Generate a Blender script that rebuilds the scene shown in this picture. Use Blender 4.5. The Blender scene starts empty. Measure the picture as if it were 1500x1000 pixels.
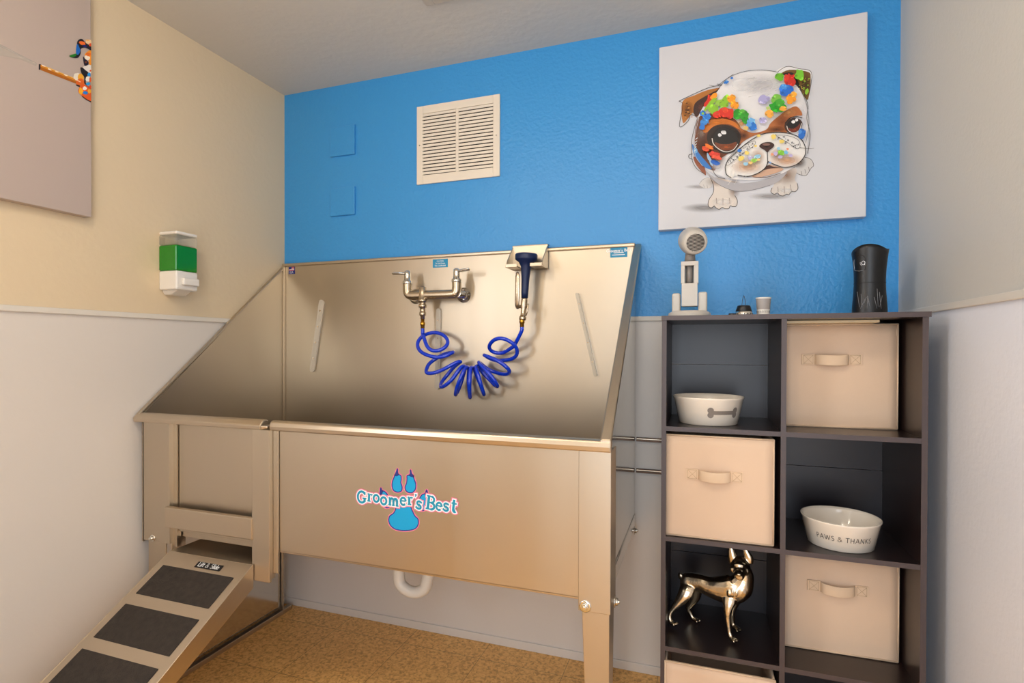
import bpy, bmesh, math, random
from mathutils import Vector, Matrix
from mathutils.geometry import tessellate_polygon
random.seed(4)
C = bpy.context.scene.collection
PI = math.pi

# ------------------------------------------------------------------ camera
CAM = Vector((1.67081, -1.86423, 1.09158)); YAW = .334421; PIT = -.0080519; ROL = .0025533; FPX = 795.78; SY = 15.336
_f = Vector((-math.sin(YAW), math.cos(YAW), 0)); _r = Vector((math.cos(YAW), math.sin(YAW), 0)); _u = Vector((0, 0, 1))
FW = _f*math.cos(PIT)+_u*math.sin(PIT); U0 = _u*math.cos(PIT)-_f*math.sin(PIT)
RT = _r*math.cos(ROL)+U0*math.sin(ROL); UP = U0*math.cos(ROL)-_r*math.sin(ROL)
cam = bpy.data.cameras.new('camera'); co = bpy.data.objects.new('camera', cam); C.objects.link(co)
cam.sensor_width = 36; cam.lens = FPX/1500*36; cam.shift_y = SY/1500; cam.clip_start = .02
m = Matrix((RT, UP, -FW)).transposed().to_4x4(); m.translation = CAM; co.matrix_world = m
bpy.context.scene.camera = co

def at(x, y, ax, v):
    """point of the photo's ray (x, y) on the plane ax = v"""
    i = 'XYZ'.index(ax)
    d = FW + RT*((x-750)/FPX) - UP*((y-500-SY)/FPX)
    return CAM + d*((v-CAM[i])/d[i])

# ------------------------------------------------------------------ materials
def srgb(c):
    return tuple(((v/255)/12.92 if v/255 <= .04045 else ((v/255+.055)/1.055)**2.4) for v in c)
def mat(name, rgb, rough=.5, metal=0, bump=None, spec=.5, var=None, coat=0, lin=False, emit=None, aniso=0):
    """rgb in sRGB 0-255; bump=(scale,strength,distance,detail); var=(scale,amount,stretch)"""
    m = bpy.data.materials.new(name); m.use_nodes = True; nt = m.node_tree; b = nt.nodes['Principled BSDF']
    col = (rgb if lin else srgb(rgb))+(1,)
    b.inputs['Base Color'].default_value = col
    b.inputs['Roughness'].default_value = rough; b.inputs['Metallic'].default_value = metal
    b.inputs['Specular IOR Level'].default_value = spec; b.inputs['Coat Weight'].default_value = coat
    b.inputs['Coat Roughness'].default_value = .08
    b.inputs['Anisotropic'].default_value = aniso
    tc = nt.nodes.new('ShaderNodeTexCoord')
    if bump:
        n = nt.nodes.new('ShaderNodeTexNoise'); n.inputs['Scale'].default_value = bump[0]; n.inputs['Detail'].default_value = bump[3] if len(bump) > 3 else 2
        nt.links.new(tc.outputs['Object'], n.inputs['Vector'])
        bp = nt.nodes.new('ShaderNodeBump'); bp.inputs['Strength'].default_value = bump[1]; bp.inputs['Distance'].default_value = bump[2]
        nt.links.new(n.outputs['Fac'], bp.inputs['Height']); nt.links.new(bp.outputs['Normal'], b.inputs['Normal'])
    if var:
        mp = nt.nodes.new('ShaderNodeMapping'); mp.inputs['Scale'].default_value = var[2] if len(var) > 2 else (1, 1, 1)
        nt.links.new(tc.outputs['Object'], mp.inputs['Vector'])
        n = nt.nodes.new('ShaderNodeTexNoise'); n.inputs['Scale'].default_value = var[0]; n.inputs['Detail'].default_value = 4
        nt.links.new(mp.outputs['Vector'], n.inputs['Vector'])
        mx = nt.nodes.new('ShaderNodeMix'); mx.data_type = 'RGBA'
        mx.inputs[6].default_value = tuple(c*(1-var[1]) for c in col[:3])+(1,); mx.inputs[7].default_value = tuple(min(1, c*(1+var[1])) for c in col[:3])+(1,)
        nt.links.new(n.outputs['Fac'], mx.inputs[0]); nt.links.new(mx.outputs[2], b.inputs['Base Color'])
    if emit:
        b.inputs['Emission Color'].default_value = emit[0]+(1,); b.inputs['Emission Strength'].default_value = emit[1]
    return m

def steel(name, rgb, rough, stretch, amp=.05):
    """brushed stainless steel: long streaks vary its roughness, faint waviness bends its reflections"""
    m = mat(name, rgb, rough, 1); nt = m.node_tree; b = nt.nodes['Principled BSDF']
    tc = nt.nodes.new('ShaderNodeTexCoord'); mp = nt.nodes.new('ShaderNodeMapping'); mp.inputs['Scale'].default_value = stretch
    nt.links.new(tc.outputs['Object'], mp.inputs['Vector'])
    n = nt.nodes.new('ShaderNodeTexNoise'); n.inputs['Scale'].default_value = 1; n.inputs['Detail'].default_value = 3
    nt.links.new(mp.outputs['Vector'], n.inputs['Vector'])
    mr = nt.nodes.new('ShaderNodeMapRange'); mr.inputs[3].default_value = rough-amp; mr.inputs[4].default_value = rough+amp
    nt.links.new(n.outputs['Fac'], mr.inputs[0]); nt.links.new(mr.outputs[0], b.inputs['Roughness'])
    n2 = nt.nodes.new('ShaderNodeTexNoise'); n2.inputs['Scale'].default_value = 2.2; n2.inputs['Detail'].default_value = 1
    nt.links.new(tc.outputs['Object'], n2.inputs['Vector'])
    b1 = nt.nodes.new('ShaderNodeBump'); b1.inputs['Strength'].default_value = .3; b1.inputs['Distance'].default_value = .0011
    nt.links.new(n.outputs['Fac'], b1.inputs['Height'])
    bp = nt.nodes.new('ShaderNodeBump'); bp.inputs['Strength'].default_value = .35; bp.inputs['Distance'].default_value = .012
    nt.links.new(b1.outputs['Normal'], bp.inputs['Normal'])
    nt.links.new(n2.outputs['Fac'], bp.inputs['Height']); nt.links.new(bp.outputs['Normal'], b.inputs['Normal'])
    return m

CREAM = mat('cream_wall_paint', (224, 204, 172), .55, bump=(55, .25, .003, 3))
BLUE = mat('blue_wall_paint', (58, 150, 220), .36, bump=(84, .7, .0032, 3))
PANELR = mat('cool_white_wall_panel', (238, 242, 253), .45, bump=(90, .35, .002, 3))
WHITEW = mat('white_wall_paint', (208, 205, 198), .5, bump=(100, .4, .002, 3))
PANEL = mat('grey_white_wall_panel', (222, 215, 208), .42, bump=(70, .2, .002, 3))
CEIL = mat('ceiling_paint', (214, 208, 198), .6, bump=(38, .35, .004, 3))
TRIM = mat('white_trim', (222, 216, 206), .4)
STEEL = steel('brushed_steel', (196, 184, 166), .40, (14, 14, .5), .07)
STEELB = steel('brushed_steel_back_panel', (194, 182, 164), .36, (12, 12, .5), .05)
STEELR = steel('polished_steel_side', (214, 208, 198), .13, (20, 20, 1.5), .03)
STEELL = steel('steel_flange', (200, 186, 166), .34, (3, 3, 3), .02)
CHROME = mat('chrome', (225, 222, 215), .09, 1)
NICKEL = mat('satin_nickel', (205, 190, 168), .26, 1)
BRASS = mat('brass_fitting', (214, 160, 60), .28, 1)
DARKM = mat('black_and_shade', (22, 18, 16), .7)  # near-black for black parts and for shade coloured into openings
GRIP = mat('black_grip_tape', (50, 42, 36), .85, bump=(420, 1, .002, 2), var=(70, .75))
HOSEB = mat('blue_plastic_hose', (0, 58, 214), .2, coat=.6)
NAVY = mat('navy_rubber', (14, 34, 78), .42)
PVC = mat('white_pvc', (226, 222, 214), .3)
WHITEP = mat('white_plastic', (232, 228, 222), .35)
GREYP = mat('grey_plastic', (196, 190, 182), .4)
DGREYP = mat('dark_grey_plastic', (128, 122, 118), .38)
WOODD = mat('espresso_laminate', (36, 25, 25), .3, bump=(200, .05, .001), var=(6, .15, (30, 1, 30)), spec=.6)
EDGE = mat('espresso_edge_band', (74, 62, 62), .42)
FABRIC = mat('tan_fabric', (224, 195, 168), .85, bump=(420, .3, .0006, 2), var=(5, .03))
FABRICH = mat('tan_fabric_strap', (224, 196, 166), .8, bump=(500, .3, .0006, 2))
STITCH = mat('tan_stitching', (190, 158, 126), .8)
CERAM = mat('cream_glazed_ceramic', (240, 229, 214), .16, coat=.6)
BONEG = mat('grey_print', (128, 118, 110), .5)
INK = mat('dark_print', (60, 54, 50), .6)
CANVAS = mat('white_canvas', (212, 214, 222), .6, bump=(900, .2, .0004, 1))
CANVASG = mat('grey_mauve_canvas', (184, 168, 160), .45, bump=(900, .15, .0004, 1))
BLACKG = mat('black_gloss_plastic', (9, 10, 14), .22, coat=.5)
BLACKM = mat('black_satin_plastic', (12, 13, 18), .38)
BRONZE = mat('polished_silver_gold', (222, 208, 184), .2, 1, bump=(60, .3, .002, 2))
LABELB = mat('blue_label', (8, 138, 184), .4)
LABELW = mat('label_white', (235, 238, 240), .5)
LOGOC = mat('logo_cyan', (0, 158, 212), .4)
LOGOT = mat('logo_teal', (14, 142, 176), .4)
LOGON = mat('logo_navy', (34, 50, 130), .4)
LOGOP = mat('logo_pink', (240, 130, 160), .4)
RED = mat('flag_red', (190, 40, 50), .5)
GLINTS = mat('pale_reflection', (150, 150, 155), .3)
SOAP = mat('green_soap', (2, 128, 8), .12, coat=.3)
def glassy(name, rgb, alpha=.35, rough=.08):
    m = bpy.data.materials.new(name); m.use_nodes = True; nt = m.node_tree; b = nt.nodes['Principled BSDF']
    b.inputs['Base Color'].default_value = srgb(rgb)+(1,); b.inputs['Roughness'].default_value = rough
    b.inputs['Alpha'].default_value = alpha
    return m
CLEAR = glassy('clear_plastic', (214, 208, 190), .35)
CLEARS = glassy('clear_slotted_plastic', (232, 222, 206), .55, .15)

def floor_mat():
    m = mat('brown_vinyl_tile', (176, 130, 74), .42); nt = m.node_tree; b = nt.nodes['Principled BSDF']; L = nt.links
    tc = nt.nodes.new('ShaderNodeTexCoord')
    mp = nt.nodes.new('ShaderNodeMapping'); mp.inputs['Location'].default_value = (-.0414, .108, 0)
    L.new(tc.outputs['Object'], mp.inputs['Vector'])
    br = nt.nodes.new('ShaderNodeTexBrick'); br.offset = 0; br.squash = 1
    for k, v in (('Scale', 1), ('Brick Width', .3), ('Row Height', .3), ('Mortar Size', .0012), ('Mortar Smooth', .2)): br.inputs[k].default_value = v
    br.inputs['Color1'].default_value = (1, 1, 1, 1); br.inputs['Color2'].default_value = (.94, .93, .92, 1); br.inputs['Mortar'].default_value = (.38, .32, .28, 1)
    L.new(mp.outputs['Vector'], br.inputs['Vector'])
    n = nt.nodes.new('ShaderNodeTexNoise'); n.inputs['Scale'].default_value = 85; n.inputs['Detail'].default_value = 4; n.inputs['Distortion'].default_value = .9
    L.new(tc.outputs['Object'], n.inputs['Vector'])
    cr = nt.nodes.new('ShaderNodeValToRGB'); e = cr.color_ramp.elements
    e[0].position = .36; e[0].color = srgb((200, 150, 84))+(1,); e[1].position = .62; e[1].color = srgb((250, 202, 126))+(1,)
    k = e.new(.46); k.color = srgb((232, 178, 104))+(1,)
    L.new(n.outputs['Fac'], cr.inputs[0])
    mx = nt.nodes.new('ShaderNodeMix'); mx.data_type = 'RGBA'; mx.blend_type = 'MULTIPLY'; mx.inputs[0].default_value = .8
    L.new(cr.outputs[0], mx.inputs[6]); L.new(br.outputs['Color'], mx.inputs[7]); L.new(mx.outputs[2], b.inputs['Base Color'])
    return m
FLOOR = floor_mat()

def paint_mat():
    """oil paint: pigment from the picture's own colour attribute, its alpha lets brush edges fade into the canvas"""
    m = bpy.data.materials.new('artist_paint'); m.use_nodes = True; nt = m.node_tree; b = nt.nodes['Principled BSDF']
    a = nt.nodes.new('ShaderNodeAttribute'); a.attribute_name = 'Col'
    nt.links.new(a.outputs['Color'], b.inputs['Base Color']); nt.links.new(a.outputs['Alpha'], b.inputs['Alpha'])
    b.inputs['Roughness'].default_value = .45
    return m
PAINT = paint_mat()

# ------------------------------------------------------------------ mesh builder
class MB:
    def __init__(s): s.bm = bmesh.new(); s.mats = []; s.cur = 0
    def use(s, m):
        if m not in s.mats: s.mats.append(m)
        s.cur = s.mats.index(m); return s
    def face(s, vs, smooth=False):
        try: f = s.bm.faces.new(vs)
        except ValueError: return
        f.material_index = s.cur; f.smooth = smooth; return f
    def v(s, p): return s.bm.verts.new(p)
    def box(s, a, b, rot=None, piv=None):
        x0, y0, z0 = a; x1, y1, z1 = b
        ps = [Vector(p) for p in ((x0,y0,z0),(x1,y0,z0),(x1,y1,z0),(x0,y1,z0),(x0,y0,z1),(x1,y0,z1),(x1,y1,z1),(x0,y1,z1))]
        if rot:
            c = Vector(piv) if piv else sum(ps, Vector())/8
            ps = [rot @ (p-c)+c for p in ps]
        v = [s.v(p) for p in ps]
        for q in ((0,3,2,1),(4,5,6,7),(0,1,5,4),(1,2,6,5),(2,3,7,6),(3,0,4,7)): s.face([v[i] for i in q])
        return s
    def prism(s, pts, d, flat=False):
        """polygon pts (3-D) extruded by vector d"""
        d = Vector(d); a = [s.v(Vector(p)) for p in pts]
        if flat: s.face(a); return s
        b = [s.v(Vector(p)+d) for p in pts]; n = len(a)
        s.face(a[::-1]); s.face(b)
        for i in range(n): s.face([a[i], a[(i+1) % n], b[(i+1) % n], b[i]])
        return s
    def loft(s, rings, cap=True, smooth=True, closed=True):
        R = [[s.v(p) for p in r] for r in rings]
        for A, B in zip(R, R[1:]):
            n = len(A)
            for i in range(n if closed else n-1): s.face([A[i], A[(i+1) % n], B[(i+1) % n], B[i]], smooth)
        if cap: s.face(R[0][::-1]); s.face(R[-1])
        return s
    def tube(s, pts, r, n=12, cap=True, flat=None):
        """tube through pts, r number or list; flat=(axis, k) squashes the section along an axis"""
        pts = [Vector(p) for p in pts]; N = len(pts); rs = r if isinstance(r, (list, tuple)) else [r]*N
        t0 = (pts[1]-pts[0]).normalized(); ref = Vector((0, 0, 1)) if abs(t0.z) < .9 else Vector((1, 0, 0))
        u = t0.cross(ref).normalized(); rings = []
        for i, p in enumerate(pts):
            t = (pts[min(i+1, N-1)]-pts[max(i-1, 0)]).normalized()
            u = (u-t*u.dot(t)).normalized(); w = t.cross(u)
            ring = []
            for k in range(n):
                o = u*math.cos(2*PI*k/n)*rs[i]+w*math.sin(2*PI*k/n)*rs[i]
                if flat: ax = Vector(flat[0]).normalized(); o = o-ax*o.dot(ax)*(1-flat[1])
                ring.append(p+o)
            rings.append(ring)
        return s.loft(rings, cap)
    def cyl(s, a, b, r, n=24, r2=None): return s.tube([a, b], [r, r if r2 is None else r2], n)
    def lathe(s, prof, o, n=40, axis=(0, 0, 1), cap=True):
        """prof: (radius, height) along axis from o"""
        ax = Vector(axis).normalized(); ref = Vector((0, 0, 1)) if abs(ax.z) < .9 else Vector((1, 0, 0))
        u = ax.cross(ref).normalized(); w = ax.cross(u); o = Vector(o)
        return s.loft([[o+ax*h+(u*math.cos(2*PI*k/n)+w*math.sin(2*PI*k/n))*max(r, 1e-5) for k in range(n)] for r, h in prof], cap)
    def ball(s, c, r, n=16, sc=(1, 1, 1), rot=None):
        c = Vector(c); rings = []
        for i in range(1, n//2):
            a = PI*i/(n//2)
            ring = []
            for k in range(n):
                p = Vector((math.sin(a)*math.cos(2*PI*k/n)*sc[0], math.sin(a)*math.sin(2*PI*k/n)*sc[1], -math.cos(a)*sc[2]))*r
                ring.append(c+(rot @ p if rot else p))
            rings.append(ring)
        return s.loft(rings)
    def build(s, name, m=None, parent=None, bevel=0, seg=2, sub=0, origin=None):
        """one mesh object; verts are given in world coordinates"""
        if m is not None and not s.mats: s.mats = [m]
        me = bpy.data.meshes.new(name); bmesh.ops.recalc_face_normals(s.bm, faces=s.bm.faces[:])
        if parent: og = base_of(parent)
        elif origin is not None: og = Vector(origin)
        else:
            vs = [v.co for v in s.bm.verts]
            og = Vector(((min(v.x for v in vs)+max(v.x for v in vs))/2, (min(v.y for v in vs)+max(v.y for v in vs))/2, min(v.z for v in vs)))
        s.bm.transform(Matrix.Translation(-og)); s.bm.to_mesh(me); s.bm.free()
        for q in s.mats: me.materials.append(q)
        o = bpy.data.objects.new(name, me); C.objects.link(o)
        if parent: o.parent = parent
        else: o.location = og
        if bevel:
            b = o.modifiers.new('bevel', 'BEVEL'); b.width = bevel; b.segments = seg; b.limit_method = 'ANGLE'; b.angle_limit = .7
            b.harden_normals = False
        if sub: q = o.modifiers.new('sub', 'SUBSURF'); q.levels = sub; q.render_levels = sub
        return o
def base_of(o):
    v = Vector((0, 0, 0))
    while o: v = v+Vector(o.location); o = o.parent
    return v
def tag(o, label, cat, group=None, kind=None):
    o['label'] = label; o['category'] = cat
    if group: o['group'] = group
    if kind: o['kind'] = kind
    return o
def thing(name, label, cat, loc, group=None):
    o = bpy.data.objects.new(name, None); C.objects.link(o); o.location = loc; o.empty_display_size = .05
    return tag(o, label, cat, group)
def struct(o): o['kind'] = 'structure'; return o
def smooth_pts(P, n=6, closed=False):
    P = [Vector(p) for p in P]; N = len(P); out = []
    rng = range(N) if closed else range(N-1)
    for i in rng:
        if closed: a, b, c, d = P[(i-1) % N], P[i], P[(i+1) % N], P[(i+2) % N]
        else: a, b, c, d = P[max(i-1, 0)], P[i], P[i+1], P[min(i+2, N-1)]
        for k in range(n):
            t = k/n
            out.append(.5*((2*b)+(c-a)*t+(2*a-5*b+4*c-d)*t*t+(3*b-a-3*c+d)*t*t*t))
    if not closed: out.append(P[-1])
    return out

# ------------------------------------------------------------------ room
W, H, ZC, YR = 2.2136, 2.156, 1.193, -2.75
struct(MB().box((0-.1, YR-.1, -.05), (W+.1, .1, 0)).build('floor', FLOOR, origin=(0, 0, 0)))
struct(MB().box((-.1, YR-.1, H), (W+.1, .1, H+.05)).build('ceiling', CEIL))
def two_tone(name, a, b, upm, lom):
    """wall slab painted above the cap rail, lower part faced with panel"""
    g = MB(); (x0, y0), (x1, y1) = a, b
    g.use(lom); g.box((x0, y0, 0), (x1, y1, ZC-.006)); g.use(upm); g.box((x0, y0, ZC-.006), (x1, y1, H))
    return struct(g.build(name))
two_tone('wall_left', (-.1, YR-.1), (0, .1), CREAM, PANEL)
g = MB().use(TRIM)
for a, b in (((0, -2.61, .95), (.02, -2.56, 1.95)), ((0, -1.94, .95), (.02, -1.89, 1.95)), ((0, -2.56, .95), (.02, -1.94, 1.0)), ((0, -2.56, 1.9), (.02, -1.94, 1.95)), ((0, -2.262, 1.0), (.018, -2.238, 1.9))): g.box(a, b)
struct(g.build('added_window_1'))  # unseen window frame added to carry cool light onto the right wall
two_tone('wall_back', (0, 0), (W, .1), BLUE, PANEL)
two_tone('wall_right', (W, YR-.1), (W+.1, .1), WHITEW, PANELR)
# rear wall, behind the camera, with an unseen door added to let light in
g = MB().use(CREAM)
g.box((0, YR-.1, 0), (1.26, YR, H)); g.box((2.16, YR-.1, 0), (W, YR, H)); g.box((1.26, YR-.1, 2.05), (2.16, YR, H))
struct(g.build('wall_rear'))
g = MB().use(TRIM)
for a, b in (((1.26, YR-.07, 0), (1.34, YR-.02, 2.05)), ((2.08, YR-.07, 0), (2.16, YR-.02, 2.05)), ((1.34, YR-.07, 0), (2.08, YR-.02, .12)), ((1.34, YR-.07, 1.95), (2.08, YR-.02, 2.05))): g.box(a, b)
struct(g.build('added_door_1'))  # unseen door frame added around the rear fill light
# rail caps along the walls, base trims
struct(MB().box((0, YR, ZC-.012), (.008, 0, ZC+.004)).build('trim_1', TRIM, bevel=.002))
struct(MB().box((.008, -.008, ZC-.012), (W-.008, 0, ZC+.004)).build('trim_2', TRIM, bevel=.002))
struct(MB().box((W-.008, YR, ZC-.012), (W, 0, ZC+.004)).build('trim_3', TRIM, bevel=.002))
struct(MB().box((.006, -.006, 0), (W-.006, 0, .03)).build('baseboard_back', PANEL, bevel=.002))
struct(MB().box((0, YR, 0), (.006, 0, .03)).build('baseboard_left', PANEL, bevel=.002))
struct(MB().box((W-.006, YR, 0), (W, 0, .03)).build('baseboard_right', PANEL, bevel=.002))

# ------------------------------------------------------------------ stroke lettering
def arc(cx, cy, rx, ry, a0, a1, n=12):
    return [(cx+rx*math.cos(math.radians(a0+(a1-a0)*i/n)), cy+ry*math.sin(math.radians(a0+(a1-a0)*i/n))) for i in range(n+1)]
T, t_ = .2, .1
# glyph: width, list of (points, widths) ; widths number or (start, end)
SERIF = {
 'G': (.86, [(arc(.44,.5,.36,.44,40,320,22), T*.85), ([(.74,.95),(.74,.68)], t_), ([(.72,.42),(.72,.14)], T), ([(.52,.42),(.88,.42)], t_)]),
 'r': (.52, [([(.17,.04),(.17,.6)], T), ([(.02,.03),(.34,.03)], t_), ([(.02,.6),(.2,.62)], t_), (arc(.36,.42,.17,.18,165,60,8), .1), ([(.42,.56),(.46,.53)], T)]),
 'o': (.66, [(arc(.32,.31,.235,.27,0,360,24), T*.8)]),
 'm': (1.02, [([(.16,.04),(.16,.6)], T), ([(.02,.03),(.3,.03)], t_), ([(.02,.6),(.18,.62)], t_), (arc(.34,.4,.16,.19,170,20,8)+[(.5,.04)], T*.9), ([(.37,.03),(.62,.03)], t_), (arc(.68,.4,.16,.19,170,20,8)+[(.84,.04)], T*.9), ([(.72,.03),(.98,.03)], t_)]),
 'e': (.6, [([(.1,.34),(.5,.34)], t_), (arc(.31,.31,.22,.27,5,315,22), T*.75)]),
 "'": (.26, [([(.12,.98),(.14,.86),(.06,.74)], (.16, .06))]),
 's': (.52, [(arc(.25,.44,.16,.14,40,270,14)+arc(.25,.16,.19,.14,90,-150,14), T*.72), ([(.42,.6),(.42,.46)], t_), ([(.05,.18),(.05,.02)], t_)]),
 'B': (.8, [([(.2,.04),(.2,.95)], T), ([(.03,.97),(.42,.97)], t_), ([(.03,.03),(.45,.03)], t_), ([(.2,.52),(.44,.52)], t_), (arc(.42,.745,.22,.225,90,-90,12), T*.75), (arc(.43,.275,.28,.245,90,-90,12), T*.8)]),
 't': (.46, [([(.2,.86),(.2,.2)]+arc(.32,.17,.12,.13,190,310,6), T*.9), ([(.03,.6),(.42,.6)], t_)]),
}
w_ = .095
SANS = {
 'P': (.62, [([(.12,0),(.12,1)], .1), ([(.12,.96)]+arc(.3,.73,.24,.23,90,-90,10)+[(.12,.5)], w_)]),
 'A': (.8, [([(.05,0),(.4,1)], w_), ([(.4,1),(.75,0)], .11), ([(.2,.33),(.6,.33)], w_)]),
 'W': (1.1, [([(.04,1),(.3,0)], .1), ([(.3,0),(.54,.95)], w_), ([(.54,.95),(.8,0)], .1), ([(.8,0),(1.05,1)], w_)]),
 'S': (.6, [(arc(.3,.75,.2,.22,40,270,14)+arc(.3,.26,.22,.25,90,-150,14), .09)]),
 '&': (.86, [([(.82,.02),(.28,.68)]+arc(.36,.8,.15,.17,220,-40,12)+[(.2,.42)]+arc(.32,.22,.24,.2,140,300,10)+[(.72,.48)], .085)]),
 'T': (.72, [([(.36,0),(.36,.97)], .1), ([(.02,.96),(.7,.96)], w_)]),
 'H': (.8, [([(.12,0),(.12,1)], .1), ([(.66,0),(.66,1)], .1), ([(.12,.52),(.66,.52)], w_)]),
 'N': (.84, [([(.12,0),(.12,1)], w_), ([(.12,1),(.7,0)], .11), ([(.7,0),(.7,1)], w_)]),
 'K': (.7, [([(.12,0),(.12,1)], .1), ([(.14,.48),(.6,1)], w_), ([(.24,.58),(.66,0)], .1)]),
 'L': (.55, [([(.1,1),(.1,.05),(.48,.05)], .16)]), 'i': (.26, [([(.12,0),(.12,.68)], .16), ([(.12,.85),(.12,.99)], .16)]),
 'f': (.36, [([(.15,0),(.15,.8)]+arc(.27,.8,.12,.14,180,90,5), .15), ([(.02,.62),(.34,.62)], .12)]), 't': (.36, [([(.15,.9),(.15,.15),(.3,.06)], .15), ([(.02,.62),(.34,.62)], .12)]),
 'l': (.26, [([(.12,0),(.12,1)], .16)]), 'd': (.58, [(arc(.25,.31,.17,.25,0,360,16), .15), ([(.46,0),(.46,1)], .15)]),
 'e': (.52, [([(.08,.34),(.42,.34)], .1), (arc(.26,.31,.17,.26,5,315,16), .14)]),
 'C': (.66, [(arc(.36,.5,.27,.44,50,310,16), .11)]), 'U': (.7, [([(.1,1),(.1,.35)]+arc(.34,.3,.24,.26,180,360,10)+[(.58,1)], .1)]),
 'I': (.24, [([(.12,0),(.12,1)], .12)]), 'O': (.78, [(arc(.38,.5,.3,.45,0,360,20), .11)]), 'D': (.72, [([(.1,0),(.1,1)], .1), ([(.1,.96)]+arc(.3,.5,.32,.46,90,-90,12)+[(.1,.04)], .1)]),
 'o': (.56, [(arc(.27,.31,.19,.26,0,360,16), .12)]), 'v': (.5, [([(.04,.62),(.25,.02),(.46,.62)], .11)]), 'a': (.54, [(arc(.25,.28,.17,.24,0,360,14), .12), ([(.44,0),(.44,.6)], .12)]),
 'n': (.56, [([(.1,0),(.1,.6)], .12), (arc(.27,.4,.17,.18,180,0,8)+[(.44,0)], .12)]), 's': (.46, [(arc(.23,.44,.14,.14,40,270,8)+arc(.23,.17,.16,.14,90,-150,8), .1)]),
 'N2': (.8, []),
}
def ribbon(pts, w, ext=0, cap=False):
    """quads (2-D) along pts with width w"""
    P = [Vector((p[0], p[1])) for p in pts]; N = len(P); ws = [w[0]+(w[1]-w[0])*i/max(N-1, 1) for i in range(N)] if isinstance(w, tuple) else [w]*N
    closed = (P[0]-P[-1]).length < 1e-5
    if ext and not closed:
        P[0] = P[0]+(P[0]-P[1]).normalized()*ext; P[-1] = P[-1]+(P[-1]-P[-2]).normalized()*ext
    L, R = [], []
    for i in range(N):
        if closed: a, b = P[(i-1) % (N-1)], P[(i+1) % (N-1)]
        else: a, b = P[max(i-1, 0)], P[min(i+1, N-1)]
        d = (b-a)
        if d.length < 1e-9: d = Vector((1, 0))
        d.normalize(); n = Vector((-d.y, d.x))
        if 0 < i < N-1 and not closed:
            d1 = (P[i]-P[i-1]).normalized(); k = 1/max(.5, abs(Vector((-d1.y, d1.x)).dot(n)))
        else: k = 1
        h = (ws[i]/2+ext)*k; L.append(P[i]+n*h); R.append(P[i]-n*h)
    return [(L[i], R[i], R[i+1], L[i+1]) for i in range(N-1)]
def write(g, text, font, m, place, size, ext=0, track=.0, spots=None, z=0):
    """place(x, y, z) maps the writing's own metres to the world; spots: per-letter (x, y, angle, scale)"""
    g.use(m); x = 0
    for i, ch in enumerate(text):
        if ch == ' ': x += .4*size; continue
        wd, strokes = font[ch]
        sp = spots[i] if spots else (x, 0, 0, size)
        ca, sa = math.cos(sp[2]), math.sin(sp[2])
        for si, (pts, w) in enumerate(strokes):
            for q in ribbon(pts, w, ext/sp[3]):
                vs = []
                for p in q:
                    X, Y = p.x*sp[3], p.y*sp[3]
                    vs.append(g.v(place(sp[0]+X*ca-Y*sa, sp[1]+X*sa+Y*ca, z+si*.00003+(i % 2)*.000012)))
                g.face(vs)
        x += (wd+track)*size
    return x
def text_width(text, font, size, track=0): return sum(.4*size if c == ' ' else (font[c][0]+track)*size for c in text)

# ------------------------------------------------------------------ dog washing tub
TB = (.75, -.33, 0)
tub = thing('dog_wash_tub', 'large stainless steel dog washing tub by the blue wall with blue paw logo', 'tub', TB)
YF, XL, XR_, ZR, ZT = -.64, .012, 1.483, .883, 1.44
# back splash panel
MB().box((XL+.003, -.022, .50), (1.462, -.018, ZT-.003)).build('back_panel', STEELB, tub)
MB().box((XL, -.030, ZT-.012), (1.463, -.010, ZT)).build('back_rim', STEELL, tub, bevel=.003)
# left side sheet (inside of basin) and its sloped rim
MB().prism([(.014, -.014, ZT-.01), (.014, YF+.004, ZR-.005), (.014, YF+.004, .48), (.014, -.014, .48)], (.004, 0, 0)).build('side_panel', STEELB, tub)
MB().prism([(.008, -.012, ZT), (.008, YF-.01, ZR+.001), (.008, YF-.01, ZR-.011), (.008, -.012, ZT-.012)], (.014, 0, 0)).build('side_rim', STEELL, tub, bevel=.003)
MB().box((.018, -.034, .51), (.026, -.022, ZT-.012)).build('corner_seam', STEELL, tub, bevel=.002)
# right side sheet
MB().prism([(1.461, -.014, ZT-.01), (1.461, YF+.004, ZR-.005), (1.461, YF+.004, .535), (1.461, -.014, .54)], (.004, 0, 0)).build('side_panel', STEELR, tub)
MB().prism([(1.457, -.012, ZT), (1.457, YF-.008, ZR+.001), (1.457, YF-.008, ZR-.012), (1.457, -.012, ZT-.012)], (.026, 0, 0)).build('side_rim', STEELL, tub, bevel=.004)
MB().box((1.458, YF+.01, .497), (1.468, -.014, .538)).build('side_rail', STEELR, tub, bevel=.002)
# basin floor, sloping to the drain
MB().prism([(.02, YF+.01, .535), (.02, -.02, .535), (1.46, -.02, .525), (1.46, YF+.01, .525)], (0, 0, .004)).build('basin_floor', STEELB, tub)
g = MB(); g.lathe([(.03, 0), (.045, .002), (.045, .004), (.012, .001)], (.734, -.3, .5395), 28); g.build('drain', CHROME, tub)
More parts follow.
